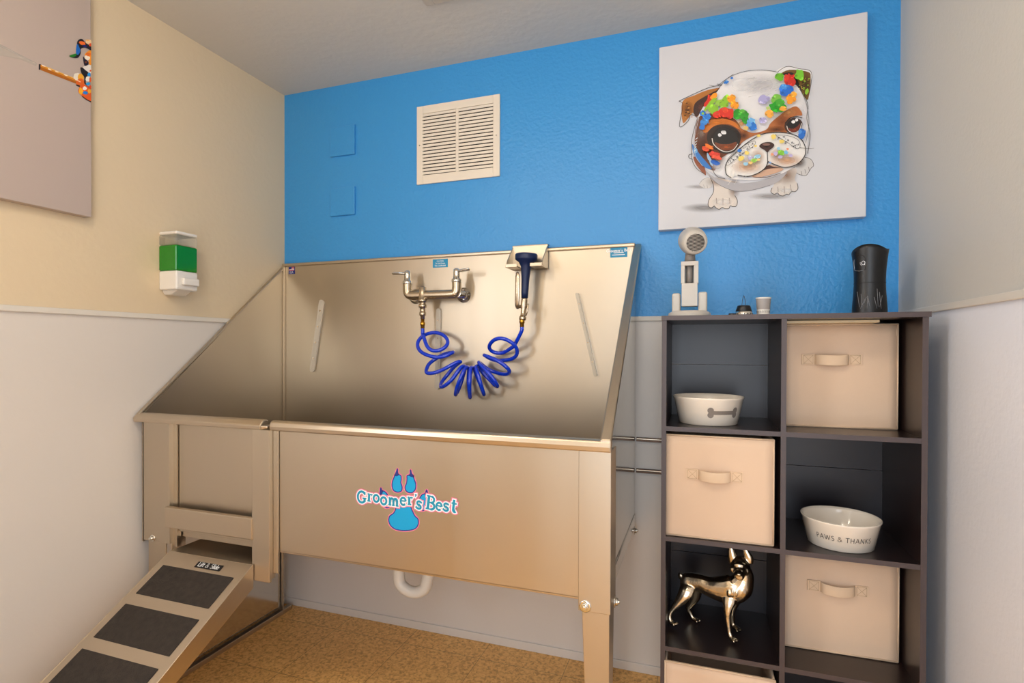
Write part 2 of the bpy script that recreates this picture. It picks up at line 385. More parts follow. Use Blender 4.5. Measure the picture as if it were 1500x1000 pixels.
# front: broad panel right of the gate
MB().box((.545, YF+.004, .517), (1.412, YF+.008, ZR-.02)).build('front_panel', STEEL, tub)
MB().box((.545, YF+.004, .512), (1.412, YF+.018, .52)).build('panel_hem', STEELL, tub, bevel=.002)
g = MB(); g.prism([(.53, YF-.008, ZR-.002), (.53, YF-.012, ZR-.014), (.53, YF-.010, ZR-.026), (.53, YF+.006, ZR-.026), (.53, YF+.012, ZR-.002), (.53, YF+.002, ZR+.003)], (XR_-.53, 0, 0))
g.build('front_rim', STEELL, tub, bevel=.003)
g = MB(); g.prism([(.006, YF-.008, ZR), (.006, YF-.02, ZR-.012), (.006, YF-.018, ZR-.025), (.006, YF+.006, ZR-.025), (.006, YF+.012, ZR), (.006, YF+.002, ZR+.004)], (.5, 0, 0))
g.prism([(.506, YF-.02, ZR-.012), (.506, YF-.018, ZR-.025), (.524, YF-.012, ZR-.02), (.524, YF-.012, ZR-.013)], (0, .03, 0)); g.build('gate_rim', STEELL, tub, bevel=.003)
# right corner post, tapering leg in its sleeve, bolts
MB().box((1.408, YF-.002, .49), (1.482, YF+.006, ZR-.024)).box((1.476, YF+.004, .49), (1.482, YF+.075, ZR-.024)).build('corner_post', STEEL, tub, bevel=.0015)
def leg(x0, x1, w, zt, y0, d, s=1):
    g = MB()
    xa, xb = (x1-w, x1) if s > 0 else (x0, x0+w)
    g.prism([(x0, y0, zt), (x1, y0, zt), (xb, y0, 0), (xa, y0, 0)], (0, .004, 0))
    xs = x1-.004 if s > 0 else x0
    g.prism([(xs, y0+.004, zt), (xs, y0+d, zt), (xs, y0+d*.55, 0), (xs, y0+.004, 0)], (.004, 0, 0))
    return g.build('leg', STEEL, tub, bevel=.001)
leg(1.415, 1.478, .045, .495, YF+.007, .07)
leg(1.335, 1.39, .04, .524, -.085, .06)
leg(.036, .128, .055, .86, YF+.008, .07, -1)
leg(.022, .07, .045, .53, -.085, .06, -1)
def bolt(c, ax, r=.009):
    g = MB(); a = Vector(ax).normalized(); g.lathe([(r*1.55, 0), (r*1.55, .0015), (r*1.2, .002)], c, 24, a)
    g.lathe([(r*.95, 0), (r*.95, .005), (r*.8, .006)], Vector(c)+a*.002, 6, a); g.lathe([(r*.5, 0), (r*.5, .007), (r*.35, .008)], Vector(c)+a*.004, 16, a)
    return g.build('bolt', CHROME, tub)
bolt((1.4245, YF-.002, .502), (0, -1, 0)); bolt((1.483, YF+.055, .497), (1, 0, 0)); bolt((1.468, -.05, .492), (1, 0, 0)); bolt((.072, YF-.006, .50), (0, -1, 0), .007)
# gate opening: left post, right stile, bars, gate panel
MB().box((.034, YF-.006, .49), (.143, YF+.004, ZR-.024)).box((.137, YF+.002, .46), (.143, YF+.05, ZR-.024)).build('gate_post', STEEL, tub, bevel=.0015)
MB().box((.474, YF-.018, .432), (.536, YF-.008, ZR-.024)).box((.530, YF-.010, .44), (.536, YF+.006, ZR-.024)).box((.536, YF-.004, .455), (.552, YF+.003, ZR-.024)).build('gate_stile', STEEL, tub, bevel=.0015)
MB().box((.160, YF+.014, .525), (.478, YF+.018, ZR-.01)).build('gate_panel', STEEL, tub, bevel=.001)
MB().box((.141, YF-.022, .546), (.478, YF-.006, .608)).build('cross_bar', STEELL, tub, bevel=.003)
MB().box((.141, YF+.026, .505), (.478, YF+.03, .548)).build('lower_cross_bar', STEEL, tub, bevel=.001)
MB().box((.143, YF+.008, .478), (.157, YF+.022, ZR-.024)).build('gate_channel', STEELL, tub)
# left foot sheet and floor bar
MB().box((.050, YF+.02, .035), (.054, -.09, .52)).build('lower_side_sheet', STEELR, tub)
MB().box((.044, YF+.02, 0), (.066, -.03, .018)).build('floor_bar', STEEL, tub, bevel=.002)
# cradle for the sprayer, hung over the back rim
g = MB()
a0, a1 = at(750, 366, 'Y', -.032), at(803, 361, 'Y', -.032); b0, b1 = at(741, 386, 'Y', -.06), at(803, 393, 'Y', -.04)
g.box((1.036, -.036, 1.365), (1.166, -.031, 1.452)); g.box((1.036, -.036, 1.449), (1.166, -.012, 1.453))
g.prism([(1.036, -.034, 1.448), (1.036, -.034, 1.366), (1.036, -.105, 1.372), (1.036, -.098, 1.388)], (.003, 0, 0))
g.prism([(1.163, -.034, 1.448), (1.163, -.034, 1.366), (1.163, -.105, 1.372), (1.163, -.098, 1.388)], (.003, 0, 0))
g.box((1.036, -.108, 1.366), (1.078, -.034, 1.370)); g.box((1.124, -.108, 1.366), (1.166, -.034, 1.370)); g.box((1.036, -.050, 1.366), (1.166, -.034, 1.370))
g.box((1.036, -.110, 1.366), (1.078, -.106, 1.378)); g.box((1.124, -.110, 1.366), (1.166, -.106, 1.378))
g.build('sprayer_cradle', STEELL, tub, bevel=.001)
# slotted tether strips on the back panel
def strip(p, q, w, mtl, th=.008):
    p, q = Vector(p), Vector(q); d = (q-p).normalized(); n = Vector((d.z, 0, -d.x)); g = MB(); L = (q-p).length
    out = []
    for k in range(9): a = PI*k/8; out.append(p-d*0+(n*math.cos(a)-d*math.sin(a))*w/2)
    for k in range(9): a = PI*k/8; out.append(q+(-n*math.cos(a)+d*math.sin(a))*w/2)
    out = [Vector((v.x, -.0225, v.z)) for v in out]; g.prism(out, (0, -th, 0)); o = g.build('tether_strip', mtl, tub, bevel=.0008)
    for k in range(4): h = MB(); c = p+d*L*(.12+.24*k); h.lathe([(w*.16, 0), (w*.16, .0012)], (c.x, -.0225-th, c.z), 12, (0, -1, 0)); h.build('strip_hole', NICKEL, o)
strip((.211, 0, 1.272), (.165, 0, 1.002), .024, CLEARS)
strip((.740, 0, 1.228), (.735, 0, .943), .020, CLEARS)
strip((1.270, 0, 1.274), (1.334, 0, 1.0), .011, CLEARS, .016)
# labels on the back panel
def flat_label(name, x0, x1, z0, z1, m, y=-.0222):
    g = MB().use(m); g.box((x0, y-.0006, z0), (x1, y, z1)); return g
def front_place(cx, cz, y): return lambda X, Z, L=0: Vector((cx+X, y-L, cz+Z))
p0, p1 = at(634, 380, 'Y', -.0225), at(656, 391, 'Y', -.0225)
g = flat_label('l', p0.x, p1.x, p1.z, p0.z, LABELB); wlab = p1.x-p0.x
for s_, zz, sz in (('CAUTION', .66, .0062), ('Do Not Leave', .40, .0062), ('Pets Unattended', .13, .0060)):
    F = dict(SANS); F['N'] = SANS['N']
    F.update({'L': SANS['L'], 'P': (.6, [([(.12,0),(.12,1)], .12), ([(.12,.95)]+arc(.3,.73,.22,.22,90,-90,8)+[(.12,.5)], .12)])})
    tw = text_width(s_, F, sz); write(g, s_, F, LABELW, front_place((p0.x+p1.x)/2-tw/2, p1.z+(p0.z-p1.z)*zz, -.0229), sz)
g.build('warning_label', None, tub)['label'] = 'small blue caution label with white lettering'
p0, p1 = at(894, 363, 'Y', -.0225), at(919, 376, 'Y', -.0225)
g = flat_label('l', p0.x, p1.x, p1.z, p0.z, LABELB)
FS = dict(SERIF); tw = text_width("Groomer's Best", FS, .0098)
write(g, "Groomer's Best", FS, LABELW, front_place((p0.x+p1.x)/2-tw/2, p1.z+(p0.z-p1.z)*.55, -.0229), .0098)
g.use(LABELW).box((p0.x+.012, -.0231, p1.z+.014), (p1.x-.012, -.0229, p1.z+.0165)).box((p0.x+.006, -.0231, p1.z+.007), (p1.x-.008, -.0229, p1.z+.0095))
g.build('maker_label', None, tub)['label'] = 'blue maker label near the top right corner'
p0, p1 = at(423, 391, 'Y', -.0225), at(432, 401, 'Y', -.0225)
g = flat_label('l', p0.x, p1.x, p1.z, p0.z, LOGON); hh = p0.z-p1.z; ww = p1.x-p0.x
for k in range(5):
    g.use(RED if k % 2 == 0 else LABELW).box((p0.x+ww*.1, -.0231, p1.z+hh*(.45+.1*k)), (p1.x-ww*.1, -.0229, p1.z+hh*(.55+.1*k)))
g.use(LOGON).box((p0.x+ww*.1, -.0233, p1.z+hh*.68), (p0.x+ww*.48, -.0231, p1.z+hh*.95))
F = {'U': SANS['U'], 'S': SANS['S'], 'A': SANS['A']}
write(g, 'USA', F, LABELW, front_place(p0.x+ww*.14, p1.z+hh*.08, -.0229), hh*.3); g.build('flag_label', None, tub)['label'] = 'tiny flag sticker in the left corner'

# paw logo on the front panel
YP = YF+.0038
def lp(u, v, L=0):
    p = at(500+u/7.145, 660+v/7.143, 'Y', YP); return Vector((p.x, YP-L, p.z))
def poly2(g, m, pts, L, smooth=True, f=lp, n=5):
    P = [(v.x, v.y) for v in smooth_pts([(a, b, 0) for a, b in pts], n, True)] if smooth else pts
    g.use(m); g.face([g.v(f(a, b, L)) for a, b in P]); return P
def line2(g, m, P, w, L, f=lp, closed=True):
    Q = list(P)+([P[0]] if closed else []); g.use(m)
    for q in ribbon(Q, w): g.face([g.v(f(p.x, p.y, L)) for p in q])
toes = [
 [(566,252),(600,250),(624,262),(628,298),(624,335),(637,380),(628,420),(590,432),(550,416),(533,375),(535,325),(552,280)],
 [(690,260),(720,258),(748,262),(766,305),(780,350),(775,400),(748,434),(710,438),(677,416),(669,378),(684,335),(688,292)],
 [(412,445),(425,422),(452,425),(478,450),(492,490),(505,545),(508,583),(478,596),(440,578),(415,545),(408,500)],
 [(824,492),(848,458),(880,452),(904,462),(914,505),(905,560),(886,608),(848,626),(808,612),(798,580),(812,530)],
 [(580,575),(650,568),(718,575),(740,620),(770,680),(803,715),(806,765),(780,808),(730,828),(650,834),(570,820),(520,785),(497,735),(506,685),(545,655),(565,620)]]
claws = [[(588,188),(578,215),(566,256),(592,256),(590,215)], [(724,198),(736,235),(752,270),(722,262),(722,228)], [(414,386),(406,430),(410,465),(430,432),(420,405)], [(892,408),(882,450),(900,470),(906,452),(900,425)]]
g = MB(); S2 = []
for c_ in claws: S2.append([(v.x, v.y) for v in smooth_pts([(a, b, 0) for a, b in c_], 4, True)])
T2 = [[(v.x, v.y) for v in smooth_pts([(a, b, 0) for a, b in c_], 6, True)] for c_ in toes]
for P in S2+T2: line2(g, LOGOP, P, 26, .0002)
for P in S2+T2: line2(g, LOGON, P, 11, .0004)
for P in S2: g.use(LOGON); g.face([g.v(lp(a, b, .0005)) for a, b in P])
for P in T2: g.use(LOGOC); g.face([g.v(lp(a, b, .00035)) for a, b in P])
paw = g.build('logo_paw', None, tub); paw['label'] = 'bright blue paw print with pink and navy outline'
# lettering in its own metres: letter spots from left to right
word = "Groomer'sBest"
um = (lp(1200, 500)-lp(160, 500)).length/1040          # metres per drawing unit across
spots_px = [(165,541,-.02,118),(272,524,-.06,112),(330,533,-.02,118),(408,562,.02,122),(492,566,-.03,112),(612,567,0,122),(694,562,.02,112),(762,572,-.05,110),(776,598,-.16,122),(880,602,-.12,124),(980,612,-.14,120),(1062,622,-.1,118),(1142,632,-.12,128)]
spots = [((lp(a, b)-lp(160, 500)).x, (lp(a, b)-lp(160, 500)).z, r_, s_*um) for a, b, r_, s_ in spots_px]
o_ = lp(160, 500); pl = lambda X, Z, L=0: Vector((o_.x+X, YP-L, o_.z+Z))
g = MB()
write(g, word, SERIF, LOGOP, pl, 1, ext=17*um, spots=spots, z=.0006)
write(g, word, SERIF, LABELW, pl, 1, ext=9.5*um, spots=spots, z=.0008)
write(g, word, SERIF, LOGOT, pl, 1, ext=.5*um, spots=spots, z=.0010)
g.build('logo_lettering', None, tub)['label'] = 'teal lettering with white and pink outline'

# ------------------------------------------------------------------ ramp
SL = .585
ramp = thing('dog_ramp', 'steel ramp with black grip pads sloping down from the tub gate', 'ramp', (.32, -1.05, 0))
def rp(x, y, dz=0): return Vector((x, y, .478+(y+.66)*SL+dz))
Y0, Y1 = -.66, -1.474
g = MB(); g.prism([rp(.163, Y0), rp(.481, Y0), rp(.481, Y1), rp(.163, Y1)], (0, 0, -.004)); g.build('deck', STEELL, ramp)
for x in (.163, .478):
    g = MB(); g.prism([rp(x, Y0, .001), rp(x, Y1, .001), rp(x, Y1+.07, -.035), rp(x, Y0, -.066)], (.004, 0, 0)); g.build('side_rail', STEELL, ramp, bevel=.001)
g = MB(); g.box((.165, Y0-.002, .474), (.479, -.36, .478)); g.build('landing', STEEL, ramp)
def pad(ya, yb):
    g = MB(); g.prism([rp(.19, ya, .0015), rp(.455, ya, .0015), rp(.455, yb, .0015), rp(.19, yb, .0015)], (0, 0, -.0012)); g.build('grip_pad', GRIP, ramp)
for ya, yb in ((-.703, -.785), (-.813, -.897), (-.924, -1.008), (-1.035, -1.119), (-1.146, -1.230), (-1.257, -1.341)): pad(ya, yb)
# Lift & Slide sticker
d_ = Vector((0, 1, SL)).normalized(); nn = Vector((0, -SL, 1)).normalized()
o_ = at(283, 824, 'Y', -.692); o_ = rp(.298, -.693)
g = MB().use(DARKM); wL, hL = .094, .019
g.prism([o_+nn*.0006, o_+Vector((wL, 0, 0))+nn*.0006, o_+Vector((wL, 0, 0))+d_*hL+nn*.0006, o_+d_*hL+nn*.0006], nn*.0004)
tw = text_width('Lift & Slide', SANS, .0135)
write(g, 'Lift & Slide', SANS, LABELW, lambda X, Z, L=0: o_+Vector((.008+X, 0, 0))+d_*(.0035+Z)+nn*.0013, .0135*(wL-.016)/tw)
g.build('ramp_label', None, ramp)['label'] = 'black sticker reading Lift & Slide'
g = MB(); g.cyl((.169, -.655, .47), (.158, -.655, .47), .006, 12); g.build('hinge_pin', DARKM, ramp)

# ------------------------------------------------------------------ drain pipe under the tub
pp = [(.734, -.3, .524), (.734, -.3, .40), (.734, -.3, .345)]+[(.734+.052*(1-math.cos(a)), -.3, .335-.042*math.sin(a)) for a in [PI*k/8 for k in range(1, 8)]]+[(.842, -.3, .35), (.85, -.29, .40), (.86, -.24, .435), (.862, -.15, .438), (.862, -.001, .438)]
g = MB(); g.tube(smooth_pts(pp, 4), .019, 20); o = g.build('drain_pipe', PVC); tag(o, 'white curved plastic drain trap under the steel tub', 'pipe')

# two dark rails on the wall between tub and shelf
for zz, lab in ((.786, 'upper of the two thin dark rails on the wall between tub and shelf'), (.681, 'lower of the two thin dark rails on the wall between tub and shelf')):
    g = MB().use(mat('dark_rail', (70, 56, 48), .3, 1)); g.box((1.468, -.012, zz-.007), (1.74, 0, zz-.001)).use(STEELL).box((1.468, -.008, zz-.001), (1.74, 0, zz+.003)).use(g.mats[0]).box((1.468, -.010, zz+.003), (1.74, 0, zz+.006))
    tag(g.build('wall_rail', bevel=.001), lab, 'rail', 'rails on the back wall')

# ------------------------------------------------------------------ faucet
YFc = -.085
def fp(x, y, yy=YFc): return at(x, y, 'Y', yy)
fau = thing('wall_faucet', 'chrome and nickel wall faucet with two lever handles on the steel back panel', 'faucet', (.8, -.03, 1.26))
zb = .5*(fp(605, 433).z+fp(675, 430).z); xl = fp(597, 430).x; xr = fp(669, 430).x; xm = fp(620, 433).x
zh = fp(597, 415).z
g = MB(); n = 8
bd = [(xl, YFc, zh), (xl, YFc, zb+.018), (xl+.006, YFc, zb+.004), (xl+.022, YFc, zb), (xm, YFc, zb), (xr-.022, YFc, zb), (xr-.006, YFc, zb+.004), (xr, YFc, zb+.018), (xr, YFc, zh)]
g.tube(smooth_pts(bd, 5), .0168, 22); g.build('faucet_body', NICKEL, fau)
for x in (xl, xr):
    g = MB(); g.lathe([(.013, 0), (.013, .04), (.017, .041), (.017, .052)], (x+(.004 if x == xl else .002), YFc, zb+.002), 24, (0, 1, 0)); g.lathe([(.019, 0), (.019, .006), (.028, .009), (.028, .0105)], (x, YFc+.052, zb+.002), 24, (0, 1, 0)); g.build('wall_flange', CHROME, fau)
    g = MB(); g.lathe([(.018, -.004), (.0185, 0), (.0185, .007), (.013, .011), (.012, .026), (.012, .028), (.012, .042), (.006, .047)], (x, YFc, zh), 24); hd = g.build('valve_stem', CHROME, fau)
    g = MB(); dx = -1 if x == xl else 1
    zt2 = zh+.035; e = fp(577, 402) if dx < 0 else fp(690, 396)
    e.z = zt2+(.003 if dx < 0 else .006)
    q = [(x, YFc, zt2), (x+dx*.012, YFc-.003, zt2+.001), ((x+e.x)/2, YFc-.006, zt2+.003), (e.x, YFc-.008, e.z)]
    g.tube(smooth_pts(q, 4), [.0075]*2+[.0075]*4+[.0115]*6+[.008], 12, flat=((0, 0, 1), .45)); g.build('lever_handle', CHROME, hd)
g = MB(); z0 = zb
g.lathe([(.005, .032), (.013, .028), (.013, .010), (.016, .004), (.016, -.016), (.018, -.017), (.018, -.026), (.012, -.027), (.012, -.034), (.015, -.035), (.015, -.046), (.010, -.047), (.010, -.062), (.0125, -.063), (.0125, -.074), (.008, -.078), (.008, -.088)][::-1], (xm, YFc-.004, z0), 24); g.build('spout_adapter', NICKEL, fau)
g = MB(); g.lathe([(.0145, 0), (.0145, .012)], (xm+.022, YFc, z0), 8, (1, 0, 0)); g.lathe([(.0155, 0), (.0155, .006)], (xm+.04, YFc, z0), 20, (1, 0, 0)); g.build('union_nut', NICKEL, fau)
zfit = z0-.088

# ------------------------------------------------------------------ coiled hose
hose = thing('coiled_hose', 'bright blue coiled hose hanging in a loop between the faucet and the sprayer', 'hose', (.9, -.09, .92))
YH = YFc-.006
k4 = lambda u, v, yy=YH: at(560+u/4, 350+v/4, 'Y', yy)
YQ = -.088
ctl = [(237,560,0),(292,652,-.8),(384,604,0),(298,548,.8),(207,618,0),(300,690,-.8),(414,663,0),(335,688,.8),(263,752,0),(302,784,-.8),(450,718,0),(405,766,.9),
 (343,852,0),(388,842,-1),(474,744,0),(470,815,1),(431,912,0),(452,830,-1),(500,750,0),(505,840,1),(514,928,0),(512,840,-1),(526,751,0),(565,830,1),(596,911,0),(572,830,-1),(552,744,0),(605,800,1),
 (672,863,0),(640,805,-1),(566,722,0),(640,772,.9),(738,786,0),(700,728,-.8),(598,680,0),(690,712,.8),(790,668,0),(712,584,-.8),(628,624,0),(684,668,.8),(772,628,.3)]
def round_pts(P, n, tau=.82):
    """Hermite curve whose tangents are long enough to turn four points a turn into round coils"""
    out = []; N = len(P)
    for i in range(N-1):
        b, c = P[i], P[i+1]; m0 = (P[i+1]-P[max(i-1, 0)])*tau; m1 = (P[min(i+2, N-1)]-P[i])*tau
        for k in range(n):
            t = k/n; out.append(b*(2*t**3-3*t*t+1)+m0*(t**3-2*t*t+t)+c*(-2*t**3+3*t*t)+m1*(t**3-t*t))
    return out+[P[-1]]
HOSE_PTS = round_pts([k4(u, v, YQ+.038*d) for u, v, d in ctl], 9)
start = [Vector((xm, YFc-.004, zfit-.020)), Vector((xm, YFc-.004, zfit-.034))]
fitR = k4(818, 478, -.095)
end = [Vector((fitR.x-.002, -.095, fitR.z-.038)), Vector((fitR.x, -.095, fitR.z-.022))]
sp = smooth_pts(start+HOSE_PTS[:1], 6)[:-1]+HOSE_PTS+smooth_pts(HOSE_PTS[-1:]+end, 6)[1:]
g = MB(); g.tube(sp, .0068, 14); g.build('hose_coil', HOSEB, hose)
g = MB(); g.lathe([(.0075, 0), (.0075, .010), (.0095, .011), (.0095, .022), (.007, .023), (.007, .034)], (xm, YFc-.004, zfit-.034), 8); g.build('hose_fitting', BRASS, hose)
ax = (Vector((fitR.x+.001, -.095, fitR.z+.02))-Vector((fitR.x, -.095, fitR.z-.022))).normalized()
g = MB(); g.lathe([(.0075, 0), (.0075, .012), (.0095, .013), (.0095, .026), (.0075, .027), (.0075, .04)], (fitR.x, -.095, fitR.z-.022), 8, ax); g.build('hose_fitting', BRASS, hose)

# ------------------------------------------------------------------ sprayer
YS = -.088
spr = thing('spray_nozzle', 'navy rubber handled dog sprayer hanging in the steel cradle', 'sprayer', (1.09, YS, 1.18))
tp, nk, bt, cb = k4(845, 90, YS), k4(838, 190, YS), k4(834, 345, YS), k4(822, 476, -.093)
ax = (tp-bt).normalized(); Ls = (tp-bt).length
def sf(t): return bt+ax*t*Ls
g = MB(); g.lathe([(.0115, 0), (.0125, .02*1), (.014, Ls*.45), (.018, Ls*.72), (.026, Ls*.82), (.0375, Ls*.87), (.0385, Ls*.9), (.0385, Ls*.985), (.036, Ls*1.01), (.030, Ls*1.012), (.028, Ls*.99), (.0, Ls*.985)], bt, 40, ax); g.build('rubber_grip', NAVY, spr)
g = MB(); ax2 = (bt-cb).normalized(); L2 = (bt-cb).length
g.lathe([(.0095, 0), (.0125, .002), (.0125, .012), (.009, .014), (.009, L2*.5), (.0115, L2*.6), (.0115, L2*.9), (.010, L2*1.02)], cb, 20, ax2)
g.cyl(cb+ax2*L2*.62+Vector((-.016, 0, 0)), cb+ax2*L2*.62+Vector((.016, 0, 0)), .006, 16); g.build('valve_body', NICKEL, spr)
g = MB(); q = [k4(795, 400, YS-.004), k4(790, 380, YS-.012), k4(792, 300, YS-.020), k4(793, 215, YS-.018), k4(790, 200, YS-.014)]
g.tube(smooth_pts(q, 4), [.008]*5+[.0085]*8+[.006]*4, 12, flat=((0, 1, 0), .4)); g.build('squeeze_lever', NICKEL, spr)
g = MB(); g.tube(smooth_pts([k4(855, 380, YS-.012), k4(850, 420, YS-.016), k4(840, 450, YS-.012)], 4), .003, 10); g.build('wire_latch', NICKEL, spr)

# ------------------------------------------------------------------ soap dispenser on the left wall
sd = thing('soap_dispenser', 'white and clear wall soap dispenser filled with green soap', 'soap dispenser', (0, -.51, 1.27))
ya, yb = -.568, -.488
def db(name, z0, z1, m, x=.075, i=0, par=sd, bev=.006): return MB().box((i*.2, ya+i, z0), (x-i, yb-i, z1)).build(name, m, par, bevel=bev, seg=3)
db('cap', 1.455, 1.466, WHITEP, .078); db('base', 1.276, 1.338, WHITEP, .078)
db('soap', 1.338, 1.421, SOAP, .0765, .0, bev=.005); db('clear_tank', 1.4212, 1.455, CLEAR, .0765, bev=.005)
g = MB(); g.box((.077, ya+.018, 1.292), (.090, yb-.004, 1.316)); g.build('push_button', WHITEP, sd, bevel=.004, seg=3)
g = MB(); g.prism([(.0, ya+.01, 1.276), (.07, ya+.01, 1.276), (.03, ya+.02, 1.262), (0, ya+.02, 1.262)], (0, .055, 0)); g.build('nozzle_cover', WHITEP, sd, bevel=.003)

# ------------------------------------------------------------------ return air grille and blank plates
vx0, vx1, vz0, vz1 = .636, .976, 1.716, 2.014
gr = thing('air_return_grille', 'white louvered return air grille on the blue wall', 'vent', ((vx0+vx1)/2, -.01, vz0))
ow0, ow1, oz0, oz1 = vx0+.026, vx1-.026, vz0+.034, vz1-.030; mid = (vx0+vx1)/2
g = MB()
for a, b in (((vx0, -.008, vz0), (ow0, 0, vz1)), ((ow1, -.008, vz0), (vx1, 0, vz1)), ((ow0, -.008, vz0), (ow1, 0, oz0)), ((ow0, -.008, oz1), (ow1, 0, vz1)), ((mid-.006, -.008, oz0), (mid+.006, 0, oz1))): g.box(a, b)
GRM = mat('ivory_enamel', (232, 222, 208), .35)
g.build('frame', GRM, gr, bevel=.0015)
g = MB(); NL = 18; st = (oz1-oz0)/NL
for x0, x1 in ((ow0, mid-.006), (mid+.006, ow1)):
    for k in range(NL):
        z = oz0+st*(k+.5); g.prism([(x0, -.0075, z+st*.30), (x0, -.0068, z+st*.38), (x0, -.0008, z-st*.12), (x0, -.0015, z-st*.20)][::-1], (x1-x0, 0, 0)); g.box((x0, -.0078, z-st*.34), (x1, -.0066, z+st*.36))
g.build('louvers', GRM, gr)
g = MB().box((ow0-.002, -.0009, oz0-.002), (ow1+.002, -.0004, oz1+.002)); g.build('duct_shade_sheet', mat('duct_shade', (38, 30, 28), .7), gr)  # thin dark sheet stands in for the shade behind the louvers
for x in (vx0+.013, vx1-.013):
    g = MB(); g.lathe([(.003, 0), (.0022, .0012)], (x, -.008, (vz0+vz1)/2), 12, (0, -1, 0)); g.build('screw', CHROME, gr)
for z0, z1, zs, lab in ((1.867, 1.986, (1.882,), 'upper blank square plate painted blue on the wall'), (1.625, 1.7385, (1.725, 1.637), 'lower blank square plate painted blue on the wall')):
    pt_ = thing('blank_wall_plate', lab, 'wall plate', (.296, 0, z0), 'blue blank wall plates')
    MB().box((.237, -.009, z0), (.355, 0, z1)).build('plate', BLUE, pt_, bevel=.0025)
    for zz in zs: g = MB(); g.lathe([(.0035, 0), (.0028, .001)], (.266, -.009, zz), 12, (0, -1, 0)); g.build('screw', BLUE, pt_)
# ceiling register
cv = thing('ceiling_vent', 'off-white ceiling air register with slanted louvers', 'vent', (1.0, -.49, H-.012))
a, b = at(620, 15, 'Z', H), at(634, 7, 'Z', H)
cx0, cy1 = a.x-.0, a.y+.03
RG = mat('register_enamel', (196, 186, 172), .4)
g = MB(); x0, x1, y0, y1 = .862, 1.17, -.64, -.352; fr = .030
for q in (((x0, y0, H-.008), (x0+fr, y1, H)), ((x1-fr, y0, H-.008), (x1, y1, H)), ((x0+fr, y0, H-.008), (x1-fr, y0+fr, H)), ((x0+fr, y1-fr, H-.008), (x1-fr, y1, H))): g.box(*q)
g.build('frame', RG, cv, bevel=.002)
g = MB(); k = x0+fr+.004
while k < x1-fr-.006:
    g.prism([(k, y0+fr, H-.002), (k+.009, y0+fr, H-.012), (k+.0105, y0+fr, H-.012), (k+.0015, y0+fr, H-.002)], (0, y1-y0-2*fr, 0)); k += .0145
g.build('louvers', RG, cv)
MB().box((x0+fr, y0+fr, H-.0015), (x1-fr, y1-fr, H-.0005)).build('duct_shade_sheet', DARKM, cv)  # near-black sheet colours in the shade above the slats

# ------------------------------------------------------------------ canvas pictures
class Paint:
    """layered brush work on a flat canvas; P(u,v) maps drawing units to the canvas face, N is its outward normal"""
    def __init__(s, P, N): s.P, s.N, s.bm, s.z = P, Vector(N), bmesh.new(), .0003; s.cl = s.bm.loops.layers.float_color.new('Col')
    def up(s): s.z += .00004
    def f(s, vs, cols):
        try: fc = s.bm.faces.new(vs)
        except ValueError: return
        for l, c in zip(fc.loops, cols): l[s.cl] = c
    def poly(s, pts, col, sm=4, a=1.0):
        s.up(); c = srgb(col)+(a,)
        P = [(v.x, v.y) for v in smooth_pts([(x, y, 0) for x, y in pts], sm, True)] if sm else pts
        V3 = [Vector((x, y, 0)) for x, y in P]
        vs = [s.bm.verts.new(s.P(x, y)+s.N*s.z) for x, y in P]
        for t in tessellate_polygon([V3]): s.f([vs[i] for i in t], [c]*3)
    def blob(s, cx, cy, rx, ry, col, a=.8, rot=0, hard=.0, n=28):
        s.up(); c1 = srgb(col)+(a,); c0 = srgb(col)+(0,); ca, sa = math.cos(rot), math.sin(rot)
        def pt(k, q): x, y = rx*q*math.cos(2*PI*k/n), ry*q*math.sin(2*PI*k/n); return s.bm.verts.new(s.P(cx+x*ca-y*sa, cy+x*sa+y*ca)+s.N*s.z)
        ce = s.bm.verts.new(s.P(cx, cy)+s.N*s.z); qs = [max(hard, .05), (1+hard)/2*1.0, 1]; al = [a, a*.45 if hard < .9 else a, 0]
        R = [[pt(k, q) for k in range(n)] for q in qs]
        for k in range(n):
            k2 = (k+1) % n; s.f([ce, R[0][k], R[0][k2]], [c1]*3)
            for i in (0, 1):
                A = srgb(col)+(al[i],); B = srgb(col)+(al[i+1],)
                s.f([R[i][k], R[i+1][k], R[i+1][k2], R[i][k2]], [A, B, B, A])
    def line(s, pts, w, col, a=1.0, closed=False, sm=5):
        s.up(); c = srgb(col)+(a,)
        P = [(v.x, v.y) for v in smooth_pts([(x, y, 0) for x, y in pts], sm, closed)] if sm else list(pts)
        if closed: P.append(P[0])
        for q in ribbon(P, w): s.f([s.bm.verts.new(s.P(p.x, p.y)+s.N*s.z) for p in q], [c]*4)
    def dab(s, cx, cy, rx, ry, col, rot=0, rough=.14, seed=0, a=1.0):
        r = random.Random(seed+int(cx*7+cy*13)); pts = []
        for k in range(11):
            t = 2*PI*k/11; q = 1+r.uniform(-rough, rough); x, y = rx*q*math.cos(t), ry*q*math.sin(t)
            pts.append((cx+x*math.cos(rot)-y*math.sin(rot), cy+x*math.sin(rot)+y*math.cos(rot)))
        s.poly(pts, col, 3, a)
    def done(s, name, parent):
        og = base_of(parent); me = bpy.data.meshes.new(name); s.bm.transform(Matrix.Translation(-og))
        s.bm.to_mesh(me); s.bm.free(); me.materials.append(PAINT); o = bpy.data.objects.new(name, me); C.objects.link(o); o.parent = parent; return o

